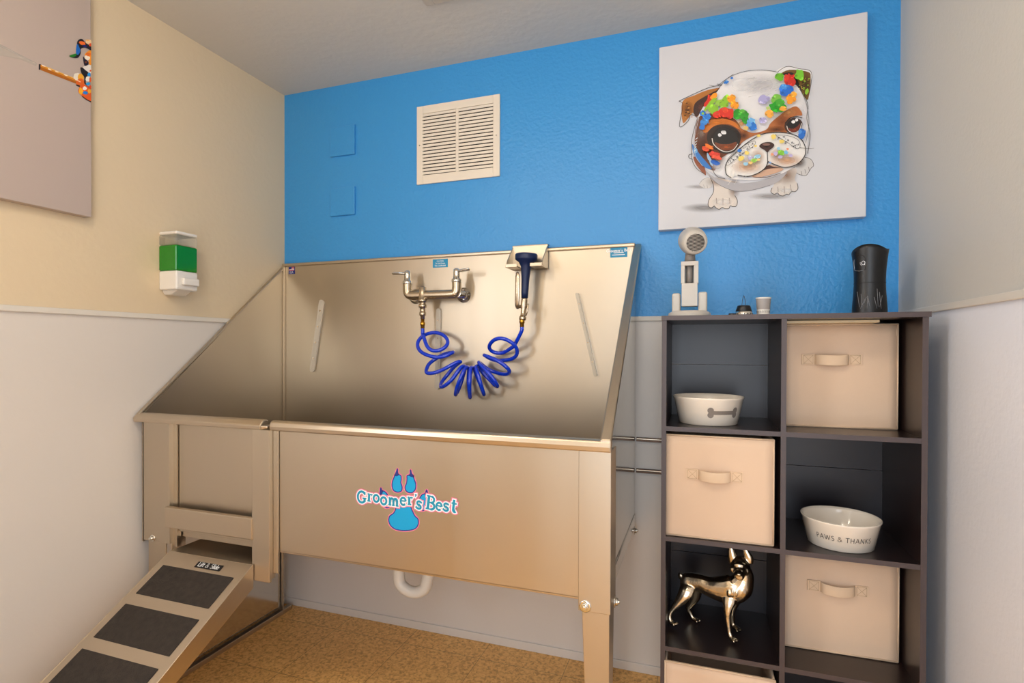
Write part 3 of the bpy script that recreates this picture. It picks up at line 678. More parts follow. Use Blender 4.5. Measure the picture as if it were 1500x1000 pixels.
px0, px1, pz0, pz1 = 1.538, 2.1235, 1.4755, 2.0690
pup = thing('canvas_picture', 'square white canvas of a paint-splashed bulldog puppy on the blue wall', 'picture', ((px0+px1)/2, -.014, pz0))
YC = -.030
MB().box((px0, YC, pz0), (px1, 0, pz1)).build('canvas', CANVAS, pup, bevel=.002)
def P_(u, v):
    p = at(960+u/3.3344, 50+v/3.3333, 'Y', YC); return Vector((p.x, YC, p.z))
A = Paint(P_, (0, -1, 0))
W_, OUT = (232, 231, 234), (40, 34, 34)
A.blob(240, 848, 120, 24, (150, 146, 146), .8); A.blob(560, 792, 110, 18, (160, 156, 156), .8); A.blob(215, 745, 80, 12, (170, 166, 166), .7)
# rear paws
pr = [(680,640),(700,612),(735,602),(762,614),(773,640),(760,655),(750,672),(735,690),(712,688),(690,678),(678,660)]
A.poly(pr, (205, 203, 204)); A.blob(705, 630, 35, 28, (130, 128, 130), .8); A.line(pr, 2.2, OUT, 1, True)
for x, y in ((712, 668), (730, 660), (748, 648)): A.line([(x, y), (x+4, y+20)], 2, (80, 76, 76))
A.poly([(215,730),(235,708),(262,700),(278,715),(270,748),(245,752),(222,742)], (208, 205, 204)); A.line([(215,730),(235,708),(262,700)], 1.6, (130,126,126)); A.line([(235,735),(240,750)], 1.6, (140,136,136)); A.line([(252,735),(255,752)], 1.6, (140,136,136))
# front legs
fl = [(268,700),(284,740),(282,775),(262,808),(258,836),(272,848),(288,838),(296,848),(312,855),(326,846),(338,852),(358,852),(366,838),(378,842),(396,838),(400,812),(388,788),(384,758),(390,722)]
A.poly(fl, (220, 210, 202)); A.blob(385, 750, 34, 60, (110, 70, 50), .7); A.blob(300, 720, 60, 26, (140, 100, 80), .6); A.blob(330, 820, 60, 26, (244, 240, 238), .7)
A.line(fl[:7], 3, OUT); A.line(fl[6:11], 3, OUT); A.line(fl[10:17], 3, OUT)
for q in ([(298,800),(300,830)], [(330,800),(330,835)], [(362,800),(364,830)]): A.line(q, 2.2, (110,90,84))
fr_ = [(570,690),(580,730),(570,750),(564,770),(580,782),(596,776),(606,786),(624,790),(640,782),(652,784),(664,770),(684,768),(696,752),(692,728),(680,708),(690,660),(640,655)]
A.poly(fr_, (214, 206, 200)); A.blob(640, 690, 60, 50, (150, 112, 88), .65); A.blob(590, 700, 30, 40, (110, 90, 80), .6); A.blob(640, 765, 50, 18, (240, 238, 238), .7)
A.line(fr_[2:14], 3, OUT)
for q in ([(598,745),(600,772)], [(628,742),(632,778)], [(658,735),(664,765)]): A.line(q, 2.2, (120,104,98))
# collar / chin band and body
band = [(235,655),(290,700),(400,728),(520,715),(640,670),(600,720),(540,745),(470,762),(390,766),(310,735),(262,695)]
A.poly(band, (176, 174, 180)); A.line([(262,690),(310,735),(390,766),(470,762),(560,738)], 2, (110,108,112)); A.poly([(186,600),(200,640),(245,690),(240,650),(215,610)], (150, 80, 50))
A.line([(182,585),(165,590),(165,605),(182,612)], 3, OUT)
# ears
el = [(132,332),(190,300),(262,272),(332,264),(296,300),(244,352),(204,405),(182,384),(160,412),(134,432)]
A.poly(el, (178, 112, 44)); A.blob(160, 370, 34, 46, (120, 66, 28), .7); A.poly([(300,275),(330,266),(280,312),(238,352),(206,402),(186,382),(194,338),(240,306)], (58, 32, 26)); A.blob(225, 360, 30, 34, (120, 70, 60), .7)
for k in range(14): r = random.Random(k); x, y = 140+r.random()*40, 325+r.random()*85; A.dab(x, y, 3+4*r.random(), 2.5, (60, 40, 20) if k % 2 else (214, 150, 70))
A.line([(122,330),(128,322),(262,262),(330,252),(300,245)], 2.4, OUT); A.line([(122,330),(134,352),(118,452),(160,425),(170,395),(196,402),(210,418)], 2.4, OUT)
er = [(610,200),(655,176),(745,186),(758,214),(754,268),(742,322),(716,292),(690,252),(655,218)]
A.poly([(585,190),(640,160),(758,182),(762,230),(745,325),(700,270),(640,220)], (236, 235, 238)); A.line([(590,192),(640,160),(700,170),(758,184),(760,240),(744,322)], 2.6, OUT)
A.poly(er, (116, 84, 34)); A.blob(735, 250, 26, 50, (60, 50, 20), .7); A.poly([(612,202),(650,188),(676,196),(700,240),(716,286),(680,250),(640,232)], (34, 26, 26))
for k in range(26): r = random.Random(k+40); x, y = 700+r.random()*50, 215+r.random()*90; A.dab(x, y, 2+4*r.random(), 2.5, [(150, 200, 50), (40, 34, 14), (196, 170, 60)][k % 3])
# head
head = [(296,290),(350,226),(430,190),(520,180),(600,190),(650,222),(700,268),(732,340),(748,440),(744,520),(735,590),(690,640),(600,690),(500,712),(400,712),(320,695),(250,660),(212,600),(192,520),(198,440),(232,360)]
A.poly(head, W_); A.blob(520, 250, 120, 60, (206, 204, 210), .7); A.blob(420, 250, 90, 60, (250, 250, 252), .6); A.blob(720, 420, 30, 120, (212, 212, 220), .6)
for k in range(60):
    r = random.Random(k+900); x, y = r.gauss(500, 50), 262+max(-38, min(60, r.gauss(0, 26)))
    A.line([(x, y), (x+r.uniform(15, 40), y-r.uniform(4, 14))], (2.5, .8), (214+r.randint(-10, 24),)*3, .6, sm=0)
A.line([(300,280),(350,222),(430,188),(520,180),(600,190)], 2, OUT)
# left cheek dark brown field
A.poly([(203,430),(232,396),(300,392),(372,410),(412,450),(424,520),(400,560),(350,590),(300,625),(290,668),(246,650),(212,600),(192,520)], (122, 62, 30)); A.blob(225, 480, 30, 80, (150, 130, 120), .8); A.blob(235, 560, 50, 80, (64, 34, 22), .8); A.blob(300, 600, 50, 50, (110, 60, 30), .7)
A.poly([(228,452),(262,425),(330,416),(392,436),(412,470),(360,444),(296,448),(244,486)], (206, 116, 38)); A.blob(300, 436, 70, 20, (232, 140, 50), .7)
A.blob(300, 640, 40, 40, (200, 196, 200), .9); A.poly([(180,540),(196,560),(222,596),(255,634),(275,662),(240,652),(205,618),(184,576)], (44, 120, 200)); A.dab(195, 572, 10, 14, (120, 180, 230)); A.dab(265, 616, 8, 34, (160, 196, 230), -.35); A.dab(292, 630, 24, 12, (30, 104, 206), .3)
# between the eyes
A.poly([(400,452),(430,470),(480,486),(540,470),(560,440),(600,405),(650,370),(690,358),(716,398),(680,404),(650,424),(636,456),(640,486),(600,480),(540,486),(490,496),(440,520),(410,540),(420,490)], (176, 104, 54)); A.blob(620, 430, 50, 50, (140, 72, 34), .7); A.blob(590, 470, 60, 18, (84, 42, 24), .7); A.blob(430, 500, 34, 26, (70, 36, 24), .8); A.blob(650, 385, 44, 26, (214, 150, 90), .7); A.blob(420, 440, 30, 30, (216, 150, 60), .8)
# left eye
A.dab(335, 512, 84, 66, (40, 22, 16), .1, .04); A.blob(345, 520, 82, 62, (16, 12, 12), .9, 0, .5); A.poly([(272,530),(290,560),(330,586),(380,580),(404,548),(410,510),(380,556),(330,562)], (30, 18, 14))
A.dab(342, 516, 60, 56, (14, 10, 12), 0, .02); A.poly([(290,532),(320,540),(360,540),(396,530),(384,562),(340,572),(304,558)], (112, 52, 22)); A.blob(345, 555, 44, 16, (176, 92, 44), .8)
A.line([(277,512),(284,540),(312,566),(345,578),(380,568),(402,540)], (4.5, 3), (226, 220, 214))
A.dab(333, 484, 13, 10, (238, 238, 240), .2, .1); A.dab(314, 497, 9, 8, (226, 226, 230), .2, .1); A.blob(325, 470, 50, 16, (70, 66, 70), .5)
# right eye
A.dab(672, 450, 44, 36, (60, 30, 18), -.3, .04); A.dab(674, 450, 36, 30, (14, 10, 12), -.3, .03); A.poly([(648,462),(668,468),(692,454),(704,440),(700,466),(676,484),(654,480)], (112, 40, 24)); A.blob(680, 470, 22, 10, (170, 80, 50), .8)
A.line([(640,452),(648,474),(672,486),(700,474),(712,440)], 3.2, (226, 220, 214)); A.dab(672, 433, 9, 8, (240, 240, 242), 0, .1); A.dab(688, 423, 7, 8, (236, 236, 240), 0, .1); A.line([(632,440),(656,414),(690,408),(716,414)], 4, (30, 20, 16))
# muzzle
mz = [(340,655),(352,625),(395,582),(450,535),(510,500),(560,488),(640,490),(700,512),(728,556),(726,600),(690,640),(640,656),(600,650),(548,628),(535,658),(500,684),(450,700),(395,694),(370,706),(346,690)]
A.poly([(470,690),(520,656),(548,640),(612,656),(620,668),(560,690),(490,704)], (208, 168, 142)); A.line([(476,700),(540,702),(610,682)], 3, (90, 60, 48)); A.poly([(505,672),(530,650),(548,642),(580,652),(612,657),(560,660)], (74, 40, 30)); A.dab(546, 638, 7, 6, (236, 232, 230))
A.poly(mz, (236, 234, 232)); A.blob(450, 650, 90, 40, (222, 176, 140), .85); A.blob(640, 620, 90, 36, (222, 172, 132), .85); A.blob(500, 600, 36, 40, (214, 164, 130), .7); A.blob(590, 590, 40, 34, (214, 170, 140), .6); A.blob(420, 600, 60, 24, (240, 240, 240), .7)
for a_, b_, n_ in (((360, 640), (478, 536), 60), ((584, 502), (700, 556), 44)):
    for k in range(n_):
        r = random.Random(k*3+n_); t = r.random(); x = a_[0]+(b_[0]-a_[0])*t; y = a_[1]+(b_[1]-a_[1])*t
        A.dab(x+r.uniform(-12, 12), y+r.uniform(-12, 12), 1.5+3.5*r.random(), 1.5+2*r.random(), [(130, 128, 132), (250, 250, 250), (90, 88, 92)][k % 3])
A.line([(345,650),(356,612),(400,572),(440,545),(482,528),(482,548),(440,580),(390,618),(352,648)], 1.8, (80,78,80)); A.line([(585,500),(640,502),(690,520),(704,548),(690,566),(640,534),(586,502)], 1.8, (80,78,80))
A.line([(340,655),(352,625),(395,582),(450,535),(510,500),(560,488),(640,490),(700,512),(728,556),(726,600),(690,640),(640,656),(600,650),(548,628)], 4, (34, 26, 24)); A.line([(548,628),(535,658),(500,684),(450,700),(400,694)], 4.5, (34, 26, 24)); A.line([(340,655),(346,690),(370,706)], 4, (34, 26, 24))
nose = [(506,550),(528,536),(560,534),(578,546),(572,560),(556,572),(545,584),(530,572),(512,562)]
A.poly(nose, (58, 28, 24)); A.dab(540, 545, 18, 6, (130, 96, 88), 0, .05); A.line([(545,580),(546,632)], 3.5, (34, 26, 24)); A.blob(540, 556, 16, 5, (20, 10, 10), .9)
for q in ([(372,662),(366,690),(350,712)], [(385,675),(375,710),(352,742)], [(400,680),(396,715),(385,738)], [(428,690),(424,716)], [(440,690),(442,712)], [(700,560),(740,566),(772,564)], [(356,650),(340,655)]): A.line(q, (2.4, 1), (240, 236, 228) if q[0][0] < 600 else (90, 86, 86))
# outer loose outlines
A.line([(205,420),(190,470),(176,540),(180,620),(205,665),(245,690)], 2.6, OUT); A.line([(213,418),(198,480),(190,540),(196,600),(230,650)], 2, (200,198,202)); A.line([(722,300),(742,360),(736,420),(752,500),(740,590)], 2.6, OUT); A.line([(702,276),(728,330),(744,400),(744,470),(730,540)], 1.8, (90,88,90)); A.line([(258,620),(276,662),(300,700),(340,712)], 2.6, OUT)
A.line([(262,258),(300,262),(330,240),(380,205)], 1.8, OUT)
# colour patches
R_, G_, LG, O_, Bq, LV, Yq = (216, 48, 30), (34, 150, 30), (140, 196, 50), (246, 158, 34), (34, 120, 214), (176, 172, 220), (240, 214, 110)
for a in ((262,335,14,30,R_,.7),(285,312,12,22,O_,.8),(268,350,10,44,LG,.75),(285,372,22,26,LG,.6),(310,346,26,16,(150,200,70),-.5),(330,352,24,16,LG,.1),(346,330,20,24,LG,.5),(372,326,20,22,O_,.2),(386,355,18,20,O_,0),
          (300,402,26,16,R_,-.3),(330,392,26,22,R_,.1),(362,396,22,26,R_,.2),(340,380,16,12,(232,70,40),0),(402,400,22,24,G_,.2),(430,408,26,26,(50,160,40),.2),(440,430,16,16,G_,0),(420,386,14,10,(90,180,60),0),
          (232,398,14,14,Bq,0),(232,398,6,6,LG,0),(252,415,20,14,Bq,-.6),(240,440,22,14,(60,140,220),-.5),(228,462,12,16,Bq,0),(466,436,20,16,(110,180,236),0),(474,462,22,20,Bq,.2),(455,452,12,14,(90,160,230),0),(440,470,12,10,(226,190,110),0),
          (345,248,12,7,Bq,-.4),(372,228,7,5,Bq,-.4),(346,240,5,4,(120,180,230),-.4),
          (602,222,20,20,(110,190,40),.2),(652,238,24,30,(206,44,30),-.5),(638,225,12,14,(220,60,40),0),(634,285,32,28,(30,110,216),.1),(622,272,16,12,(70,150,236),0),(700,215,22,28,(120,200,50),-.4),(735,292,8,16,LG,.3),
          (525,332,28,20,LV,-.4),(590,335,26,24,(120,190,70),.3),(592,366,40,26,(30,160,30),0),(605,348,24,16,(70,170,50),.2),(658,328,24,20,O_,-.3),(672,308,14,14,(250,176,60),0),(652,346,12,10,O_,0),(618,378,18,12,(240,170,60),-.2),(552,402,20,20,(250,176,70),0),(522,434,18,15,LV,0),(545,375,10,8,(190,210,120),0),
          (710,500,16,26,(30,110,206),.1),(700,488,8,10,(80,150,226),0),(245,572,20,10,(226,70,30),.5),(262,562,22,9,(240,120,30),.5),(290,600,26,14,(216,50,30),.4),(300,612,22,10,(232,80,50),.3),
          (408,580,10,8,Bq,0),(416,618,14,13,Yq,0),(444,592,11,9,Yq,0),(462,616,14,10,(190,186,226),0),(494,610,16,9,(150,205,236),-.2),(478,628,16,9,(150,200,80),-.3),(440,645,12,8,(150,205,236),0),(462,640,10,7,(240,200,120),0),(500,625,8,6,(240,210,120),0),
          (572,515,12,13,Yq,0),(612,538,13,9,Yq,0),(500,510,9,7,Yq,0),(596,572,9,8,(150,205,236),0),(610,592,15,13,(130,200,60),0),(632,590,10,8,(120,190,236),0),(582,596,10,9,(190,180,226),0),(604,612,11,7,(190,180,226),0),(654,606,10,7,(190,180,226),0),(566,600,7,7,(240,160,120),0),(640,575,6,5,(240,150,110),0),(556,640,5,5,(130,170,230),0),(486,560,7,5,Yq,0)):
    A.dab(a[0], a[1], a[2], a[3], a[4], a[5], .2)
    if a[2] > 13:
        r = random.Random(int(a[0]*3+a[1]))
        for k in range(5):
            f_ = r.choice((.82, .9, 1.12, 1.22)); q = tuple(int(max(0, min(255, c*f_+(10 if f_ > 1 else 0)))) for c in a[4]); t = r.uniform(0, 2*PI)
            A.dab(a[0]+a[2]*.8*math.cos(t), a[1]+a[3]*.8*math.sin(t), a[2]*r.uniform(.15, .4), a[3]*r.uniform(.12, .3), q, r.uniform(-1, 1), .35, k)
for x, y, r0, c_ in ((300,405,14,(240,90,60)),(330,384,12,(244,100,70)),(430,400,12,(90,190,70)),(590,372,20,(60,180,50)),(640,275,12,(90,160,240)),(375,318,9,(252,190,90)),(300,360,16,(180,220,110))): A.blob(x, y, r0, r0*.6, c_, .7)
for k in range(5): A.line([(206-2*k, 520+k*14), (196-k, 528+k*14)], 3, (226, 236, 244))
A.done('painting', pup)

# second canvas on the left wall
XC = .028
lz0 = 1.4594; ly1 = -.7914; ly0 = -1.42; lz1 = 2.09
rob = thing('canvas_picture', 'large mauve-grey canvas with a bright painted fragment at its edge on the left wall', 'picture', (.014, (ly0+ly1)/2, lz0))
MB().box((0, ly0, lz0), (XC, ly1, lz1)).build('canvas', CANVASG, rob, bevel=.002)
A = Paint(lambda u, v: (lambda p: Vector((XC, min(p.y, ly1-.001), p.z)))(at(u/8.333, 40+v/8.333, 'X', XC)), (1, 0, 0))
A.poly([(455,440),(240,330),(60,235),(-100,150),(-400,20),(-400,300),(-100,330),(60,355),(250,395),(440,475)], (196, 184, 174), 0, .75)
A.poly([(455,440),(240,330),(60,235),(-100,150),(-100,200),(100,280),(300,385)], (204, 194, 186), 0, .5)
A.poly([(472,448),(500,452),(490,520),(472,516)], (30, 26, 34), 0)
A.poly([(494,455),(960,640),(960,668),(930,690),(492,520)], (206, 130, 28), 0); A.poly([(494,480),(930,660),(930,690),(492,520)], (170, 96, 14), 0); A.poly([(505,455),(940,632),(935,640),(510,468)], (236, 186, 90), 0)
for x, y in ((530,470),(604,514),(690,540),(800,584)): A.dab(x, y, 26, 7, (250, 232, 206), .38)
A.dab(935, 600, 44, 44, (232, 222, 206)); A.dab(985, 612, 38, 44, (240, 170, 40)); A.dab(975, 670, 54, 44, (222, 100, 26)); A.line([(895,620),(980,668)], 9, (250, 220, 190)); A.dab(950, 712, 28, 10, (40, 26, 24), .4)
A.poly([(1008,690),(1105,760),(1140,920),(1080,900),(1000,840),(955,790),(962,740),(985,715)], (224, 90, 24)); A.dab(985, 780, 26, 40, (246, 176, 30)); A.dab(1030, 745, 26, 22, (238, 232, 226)); A.dab(1040, 800, 30, 22, (20, 128, 214), .3); A.dab(1090, 780, 22, 24, (240, 170, 40)); A.line([(1000,842),(1050,880),(1110,910)], 12, (36, 24, 22))
A.poly([(978,494),(1010,496),(1070,545),(1060,600),(1045,640),(1050,700),(1105,755),(1108,740),(1030,690),(1024,610),(990,560)], (24, 20, 26)); A.poly([(1010,490),(1060,465),(1110,460),(1110,560),(1070,545)], (232, 224, 216))
A.dab(1084, 578, 20, 22, (20, 140, 220)); A.dab(1070, 630, 28, 30, (240, 232, 220)); A.dab(1072, 690, 24, 18, (30, 150, 220)); A.dab(1098, 640, 14, 30, (226, 90, 30)); A.dab(1095, 730, 16, 22, (216, 70, 24)); A.dab(1100, 530, 12, 10, (226, 90, 30))
A.poly([(1030,340),(1060,300),(1110,290),(1110,450),(1080,445),(1075,390)], (240, 150, 40)); A.dab(1060, 372, 34, 26, (246, 232, 214), .4); A.dab(1075, 330, 30, 22, (230, 110, 30)); A.poly([(1008,358),(1035,385),(1075,425),(1068,458),(1025,466)], (28, 22, 44)); A.dab(1045, 425, 14, 12, (120, 60, 30))
A.poly([(935,190),(960,150),(1000,145),(1040,190),(1110,240),(1110,285),(1040,250),(985,262),(980,320),(950,370),(900,376),(850,360),(846,345),(930,320)], (20, 18, 30)); A.dab(1000, 196, 40, 22, (240, 110, 30), .3); A.poly([(935,205),(965,250),(975,290),(950,335),(922,315)], (16, 100, 190)); A.poly([(846,345),(920,322),(932,335),(900,362),(862,362)], (26, 120, 30)); A.dab(1030, 232, 30, 12, (30, 30, 110), .5)
A.dab(1085, 180, 46, 30, (240, 206, 160), .3); A.dab(1098, 215, 18, 20, (226, 80, 30)); A.dab(1062, 160, 26, 8, (246, 180, 90))
A.done('painting', rob)

# ------------------------------------------------------------------ cube shelf
sx0, sxm0, sxm1, sx1 = 1.574, 1.858, 1.870, 2.161; sy0, sy1 = -.385, -.095; TOP = 1.176; PT = .290
sh = thing('cube_shelf', 'tall espresso cube shelf with two columns standing against the blue wall', 'shelf', ((sx0+sx1)/2, (sy0+sy1)/2, 0))
def board(name, a, b, m=WOODD):
    """laminate board, its front edge faced with a lighter edge band"""
    g = MB().use(m); g.box((a[0], a[1]+.0008, a[2]), b); g.use(EDGE); g.box((a[0], a[1], a[2]), (b[0], a[1]+.0008, b[2])); return g.build(name, None, sh)
board('side_panel', (sx0, sy0, 0), (sx0+.012, sy1, TOP-.012)); board('side_panel', (sx1-.012, sy0, 0), (sx1, sy1, TOP-.012))
board('top_panel', (sx0-.001, sy0-.003, TOP-.012), (sx1+.004, sy1+.002, TOP))
board('center_divider', (sxm0, sy0, .018), (sxm1, sy1, TOP-.012))
for k in (1, 2, 3):
    z = TOP-k*PT
    board('shelf_board', (sx0+.012, sy0+.001, z-.012), (sxm0, sy1-.005, z)); board('shelf_board', (sxm1, sy0+.001, z-.012), (sx1-.012, sy1-.005, z))
board('bottom_panel', (sx0+.012, sy0+.001, .006), (sx1-.012, sy1, .018))
BK = mat('espresso_back_board', (34, 28, 33), .34, bump=(160, .05, .001))
for (x0, x1) in ((sx0+.012, sxm0), (sxm1, sx1-.012)):
    for k in range(4):
        z0 = TOP-(k+1)*PT; z1 = z0+PT-.012; zm = z0+.155
        g = MB(); g.box((x0, sy1-.008, z0), (x1, sy1-.002, zm)); g.box((x0, sy1-.005, zm+.001), (x1, sy1-.002, z1)); g.build('back_board', BK, sh)

# ------------------------------------------------------------------ fabric storage bins
def make_bin(loc, w, h, d, rz, label, hx=0, hz=.60):
    t = thing('storage_bin', label, 'bin', loc, 'tan fabric storage bins'); t.rotation_euler = (0, 0, rz)
    og = Vector(loc); g = MB(); r = .006; th = .004; n = 10
    # four soft walls, slightly bulging, open on top
    def wall(a, b, nout):
        a, b, nout = Vector(a), Vector(b), Vector(nout); rings = []
        nx, nz = 12, 10; grid_o, grid_i = [], []
        for j in range(nz+1):
            ro, ri = [], []
            for i in range(nx+1):
                s_, q = i/nx, j/nz; p = a.lerp(b, s_); bul = .003*math.sin(PI*s_)*math.sin(PI*q)+.0015*math.sin(7*s_+3*q)*math.sin(PI*q)
                base = p+Vector((0, 0, h*q))+nout*bul; ro.append(g.v(og+base)); ri.append(g.v(og+base-nout*th))
            grid_o.append(ro); grid_i.append(ri)
        for j in range(nz):
            for i in range(nx):
                g.face([grid_o[j][i], grid_o[j][i+1], grid_o[j+1][i+1], grid_o[j+1][i]], True); g.face([grid_i[j][i], grid_i[j+1][i], grid_i[j+1][i+1], grid_i[j][i+1]], True)
        for i in range(nx): g.face([grid_o[nz][i], grid_o[nz][i+1], grid_i[nz][i+1], grid_i[nz][i]])
        for j in range(nz):
            for i_ in (0, nx): g.face([grid_o[j][i_], grid_o[j+1][i_], grid_i[j+1][i_], grid_i[j][i_]])
    wall((-w/2, 0, 0), (w/2, 0, 0), (0, -1, 0)); wall((w/2, d, 0), (-w/2, d, 0), (0, 1, 0)); wall((w/2, 0, 0), (w/2, d, 0), (1, 0, 0)); wall((-w/2, d, 0), (-w/2, 0, 0), (-1, 0, 0))
    g.box(og+Vector((-w/2+.002, .002, 0)), og+Vector((w/2-.002, d-.002, .004)))
    g.build('bin_body', FABRIC, t)
    # binding along edges
    g = MB(); zz = h+.0
    for z_ in (h-.001, .003): g.tube([og+Vector(p) for p in ((-w/2, -.001, z_), (w/2, -.001, z_))], .0022, 8)
    for x_ in (-w/2, w/2): g.tube([og+Vector((x_, -.0005, .003)), og+Vector((x_, -.0005, h))], .0020, 8)
    g.build('edge_piping', FABRICH, t)
    hw, hh, zc = .040, .026, h*hz
    g = MB(); N = 14; out = []; inn = []
    for i in range(N+1):
        s_ = i/N; x = hx-hw+2*hw*s_; y = -.0045-.020*math.sin(PI*s_)**.45; dz = -.002*math.sin(PI*s_); out.append((x, y, dz)); inn.append((x, y+.003, dz))
    A_, B_, C_, D_ = [], [], [], []
    for (x, y, dz), (x2, y2, _) in zip(out, inn):
        A_.append(g.v(og+Vector((x, y, zc-hh/2+dz)))); B_.append(g.v(og+Vector((x, y, zc+hh/2+dz)))); C_.append(g.v(og+Vector((x2, y2, zc+hh/2+dz)))); D_.append(g.v(og+Vector((x2, y2, zc-hh/2+dz))))
    for i in range(N):
        for P1, P2 in ((A_, B_), (B_, C_), (C_, D_), (D_, A_)): g.face([P1[i], P1[i+1], P2[i+1], P2[i]], P1 is A_)
    g.face([A_[0], B_[0], C_[0], D_[0]]); g.face([A_[N], D_[N], C_[N], B_[N]])
    g.build('handle', FABRICH, t, bevel=.0008)
    for s_ in (-1, 1):
        xc = hx+s_*(hw+.014); g = MB().use(FABRICH); g.box(og+Vector((xc-.015, -.0052, zc-.0135)), og+Vector((xc+.015, -.002, zc+.0135)))
        g.use(STITCH); e = .011; cs = [(-e, -e), (e, -e), (e, e), (-e, e)]
        for q in [(cs[i], cs[(i+1) % 4]) for i in range(4)]+[(cs[0], cs[2]), (cs[1], cs[3])]:
            g.tube([og+Vector((xc+q[0][0], -.0054, zc+q[0][1])), og+Vector((xc+q[1][0], -.0054, zc+q[1][1]))], .00035, 6)
        g.build('handle_patch', None, t)
    return t
zr = [TOP-k*PT for k in (1, 2, 3)]
make_bin((2.008, -.262, zr[0]), .262, .268, .150, .05, 'tan fabric bin in the top right cube under the thin cream board', -.018, .66)
make_bin((1.7135, -.371, zr[1]), .262, .268, .26, .0, 'tan fabric bin in the second row of the left column below the bone bowl', -.008, .625)
make_bin((2.011, -.274, zr[2]), .258, .256, .165, .02, 'tan fabric bin in the third row of the right column below the lettered bowl', -.006, .665)
make_bin((1.7175, -.386, .018), .262, .252, .26, .0, 'open tan fabric bin at the bottom left below the silver dog figurine', 0, .6)
g = MB().box((1.873, -.31, 1.1555), (2.085, -.15, 1.1625)); tag(g.build('thin_board', mat('cream_board', (232, 208, 168), .5), bevel=.001), 'thin cream board wedged above the tan bin in the top right cube', 'board')

# ------------------------------------------------------------------ pet bowls
def make_bowl(loc, R, h, label):
    t = thing('pet_bowl', label, 'bowl', loc, 'cream ceramic pet bowls')
    g = MB(); g.lathe([(R*.80, 0), (R*.83, .002), (R*.97, h*.9), (R, h*.97), (R*.995, h), (R*.965, h*.995), (R*.93, h*.9), (R*.80, h*.14), (R*.74, h*.09), (.001, h*.085)], loc, 64); g.build('bowl_body', CERAM, t)
    return t
def bowl_place(loc, R, h, a0):
    """wraps flat drawing metres round the bowl wall; a0 = bearing of the drawing's middle"""
    def f(X, Z, L=0):
        r = R*(.83+.14*Z/(h*.9))+.0004+L; a = a0+X/(R*.9); return Vector((loc[0]+r*math.cos(a), loc[1]+r*math.sin(a), loc[2]+Z))
    return f
def bearing(loc, px, py, R):
    # bearing on the bowl wall whose point shows at photo position px, py
    best = None
    for k in range(181):
        a = PI+PI*k/180; p = Vector((loc[0]+R*.92*math.cos(a), loc[1]+R*.92*math.sin(a), loc[2]+.035)); d = p-CAM; x = 750+FPX*d.dot(RT)/d.dot(FW)
        if best is None or abs(x-px) < best[0]: best = (abs(x-px), a)
    return best[1]
L1 = (1.6905, -.268, zr[0]); R1, H1 = .093, .074
b1 = make_bowl(L1, R1, H1, 'cream ceramic bowl with a grey bone in the top left cube')
fb = bowl_place(L1, R1, H1, bearing(L1, 1061, 604, R1))
g = MB().use(BONEG)
def patch(pts, z=.0003, n=4):
    P = smooth_pts([(a, b, 0) for a, b in pts], n, True); vs = [g.v(fb(p.x, p.y, z)) for p in P]
    for t3 in tessellate_polygon([[Vector((p.x, p.y, 0)) for p in P]]): g.face([vs[i] for i in t3])
zc = .036
for s_ in (-1, 1):
    for d in (-1, 1): c = (s_*.034, zc+d*.0062); patch([(c[0]+.0078*math.cos(2*PI*k/10), c[1]+.0078*math.sin(2*PI*k/10)) for k in range(10)], .0003+.00005*(d+1))
for k in range(12):
    x = -.0345+.069*k/12; g.face([g.v(fb(x, zc-.005, .00045)), g.v(fb(x+.069/12, zc-.005, .00045)), g.v(fb(x+.069/12, zc+.005, .00045)), g.v(fb(x, zc+.005, .00045))])
g.build('bone_print', None, b1)
L2 = (2.0085, -.285, zr[1]); R2, H2 = .090, .070
b2 = make_bowl(L2, R2, H2, 'cream ceramic bowl reading PAWS & THANKS in the right column')
fb2 = bowl_place(L2, R2, H2, bearing(L2, 1238, 790, R2)); g = MB(); sz = .0120
tw = text_width('PAWS & THANKS', SANS, sz, .12)
write(g, 'PAWS & THANKS', SANS, INK, lambda X, Z, L=0: fb2(X-tw/2, .027+Z, .0004), sz, track=.12); g.build('lettering', None, b2)

# ------------------------------------------------------------------ dog figurine
fig = thing('dog_figurine', 'shiny silver-gold standing dog figurine with tall ears on the shelf', 'figurine', (1.69, -.25, zr[2]))
ZF = zr[2]
def dz_(u, v, y): return at(970+u/6.25, 790+v/6.25, 'Y', y)
yc = -.255
def dl(pts, n=16):
    """loft along (point, half-height, half-width) list"""
    P = [Vector(p) for p, a, b in pts]; rings = []
    PS = smooth_pts(P, 5); ra = smooth_pts([(a, b, 0) for p, a, b in pts], 5)
    N = len(PS)
    for i, p in enumerate(PS):
        t = (PS[min(i+1, N-1)]-PS[max(i-1, 0)]).normalized()
        sd_ = Vector((.22, 1, 0)); sd_ = (sd_-t*sd_.dot(t)).normalized(); up_ = t.cross(sd_)
        rings.append([p+up_*math.cos(2*PI*k/n)*ra[i].x+sd_*math.sin(2*PI*k/n)*ra[i].y for k in range(n)])
    D.loft(rings)
D = MB()
S_ = 1/527   # metres per photo pixel at the figurine
u_ = S_/6.25
yb_, yf_ = -.238, -.272
# torso: rump -> waist -> deep chest -> neck -> head
dl([(dz_(165, 380, yb_), .012, .010), (dz_(205, 385, yb_), .024, .018), (dz_(270, 385, yb_+0), .026, .021), (dz_(350, 395, -.245), .0245, .020), (dz_(440, 430, -.252), .0285, .022), (dz_(540, 450, -.26), .036, .025), (dz_(630, 455, -.266), .040, .027), (dz_(700, 430, -.270), .036, .024), (dz_(735, 380, -.272), .024, .018)])
dl([(dz_(640, 470, -.266), .026, .020), (dz_(700, 430, -.268), .036, .024), (dz_(745, 350, -.268), .027, .022), (dz_(748, 290, -.268), .022, .021), (dz_(740, 250, -.268), .016, .016)])
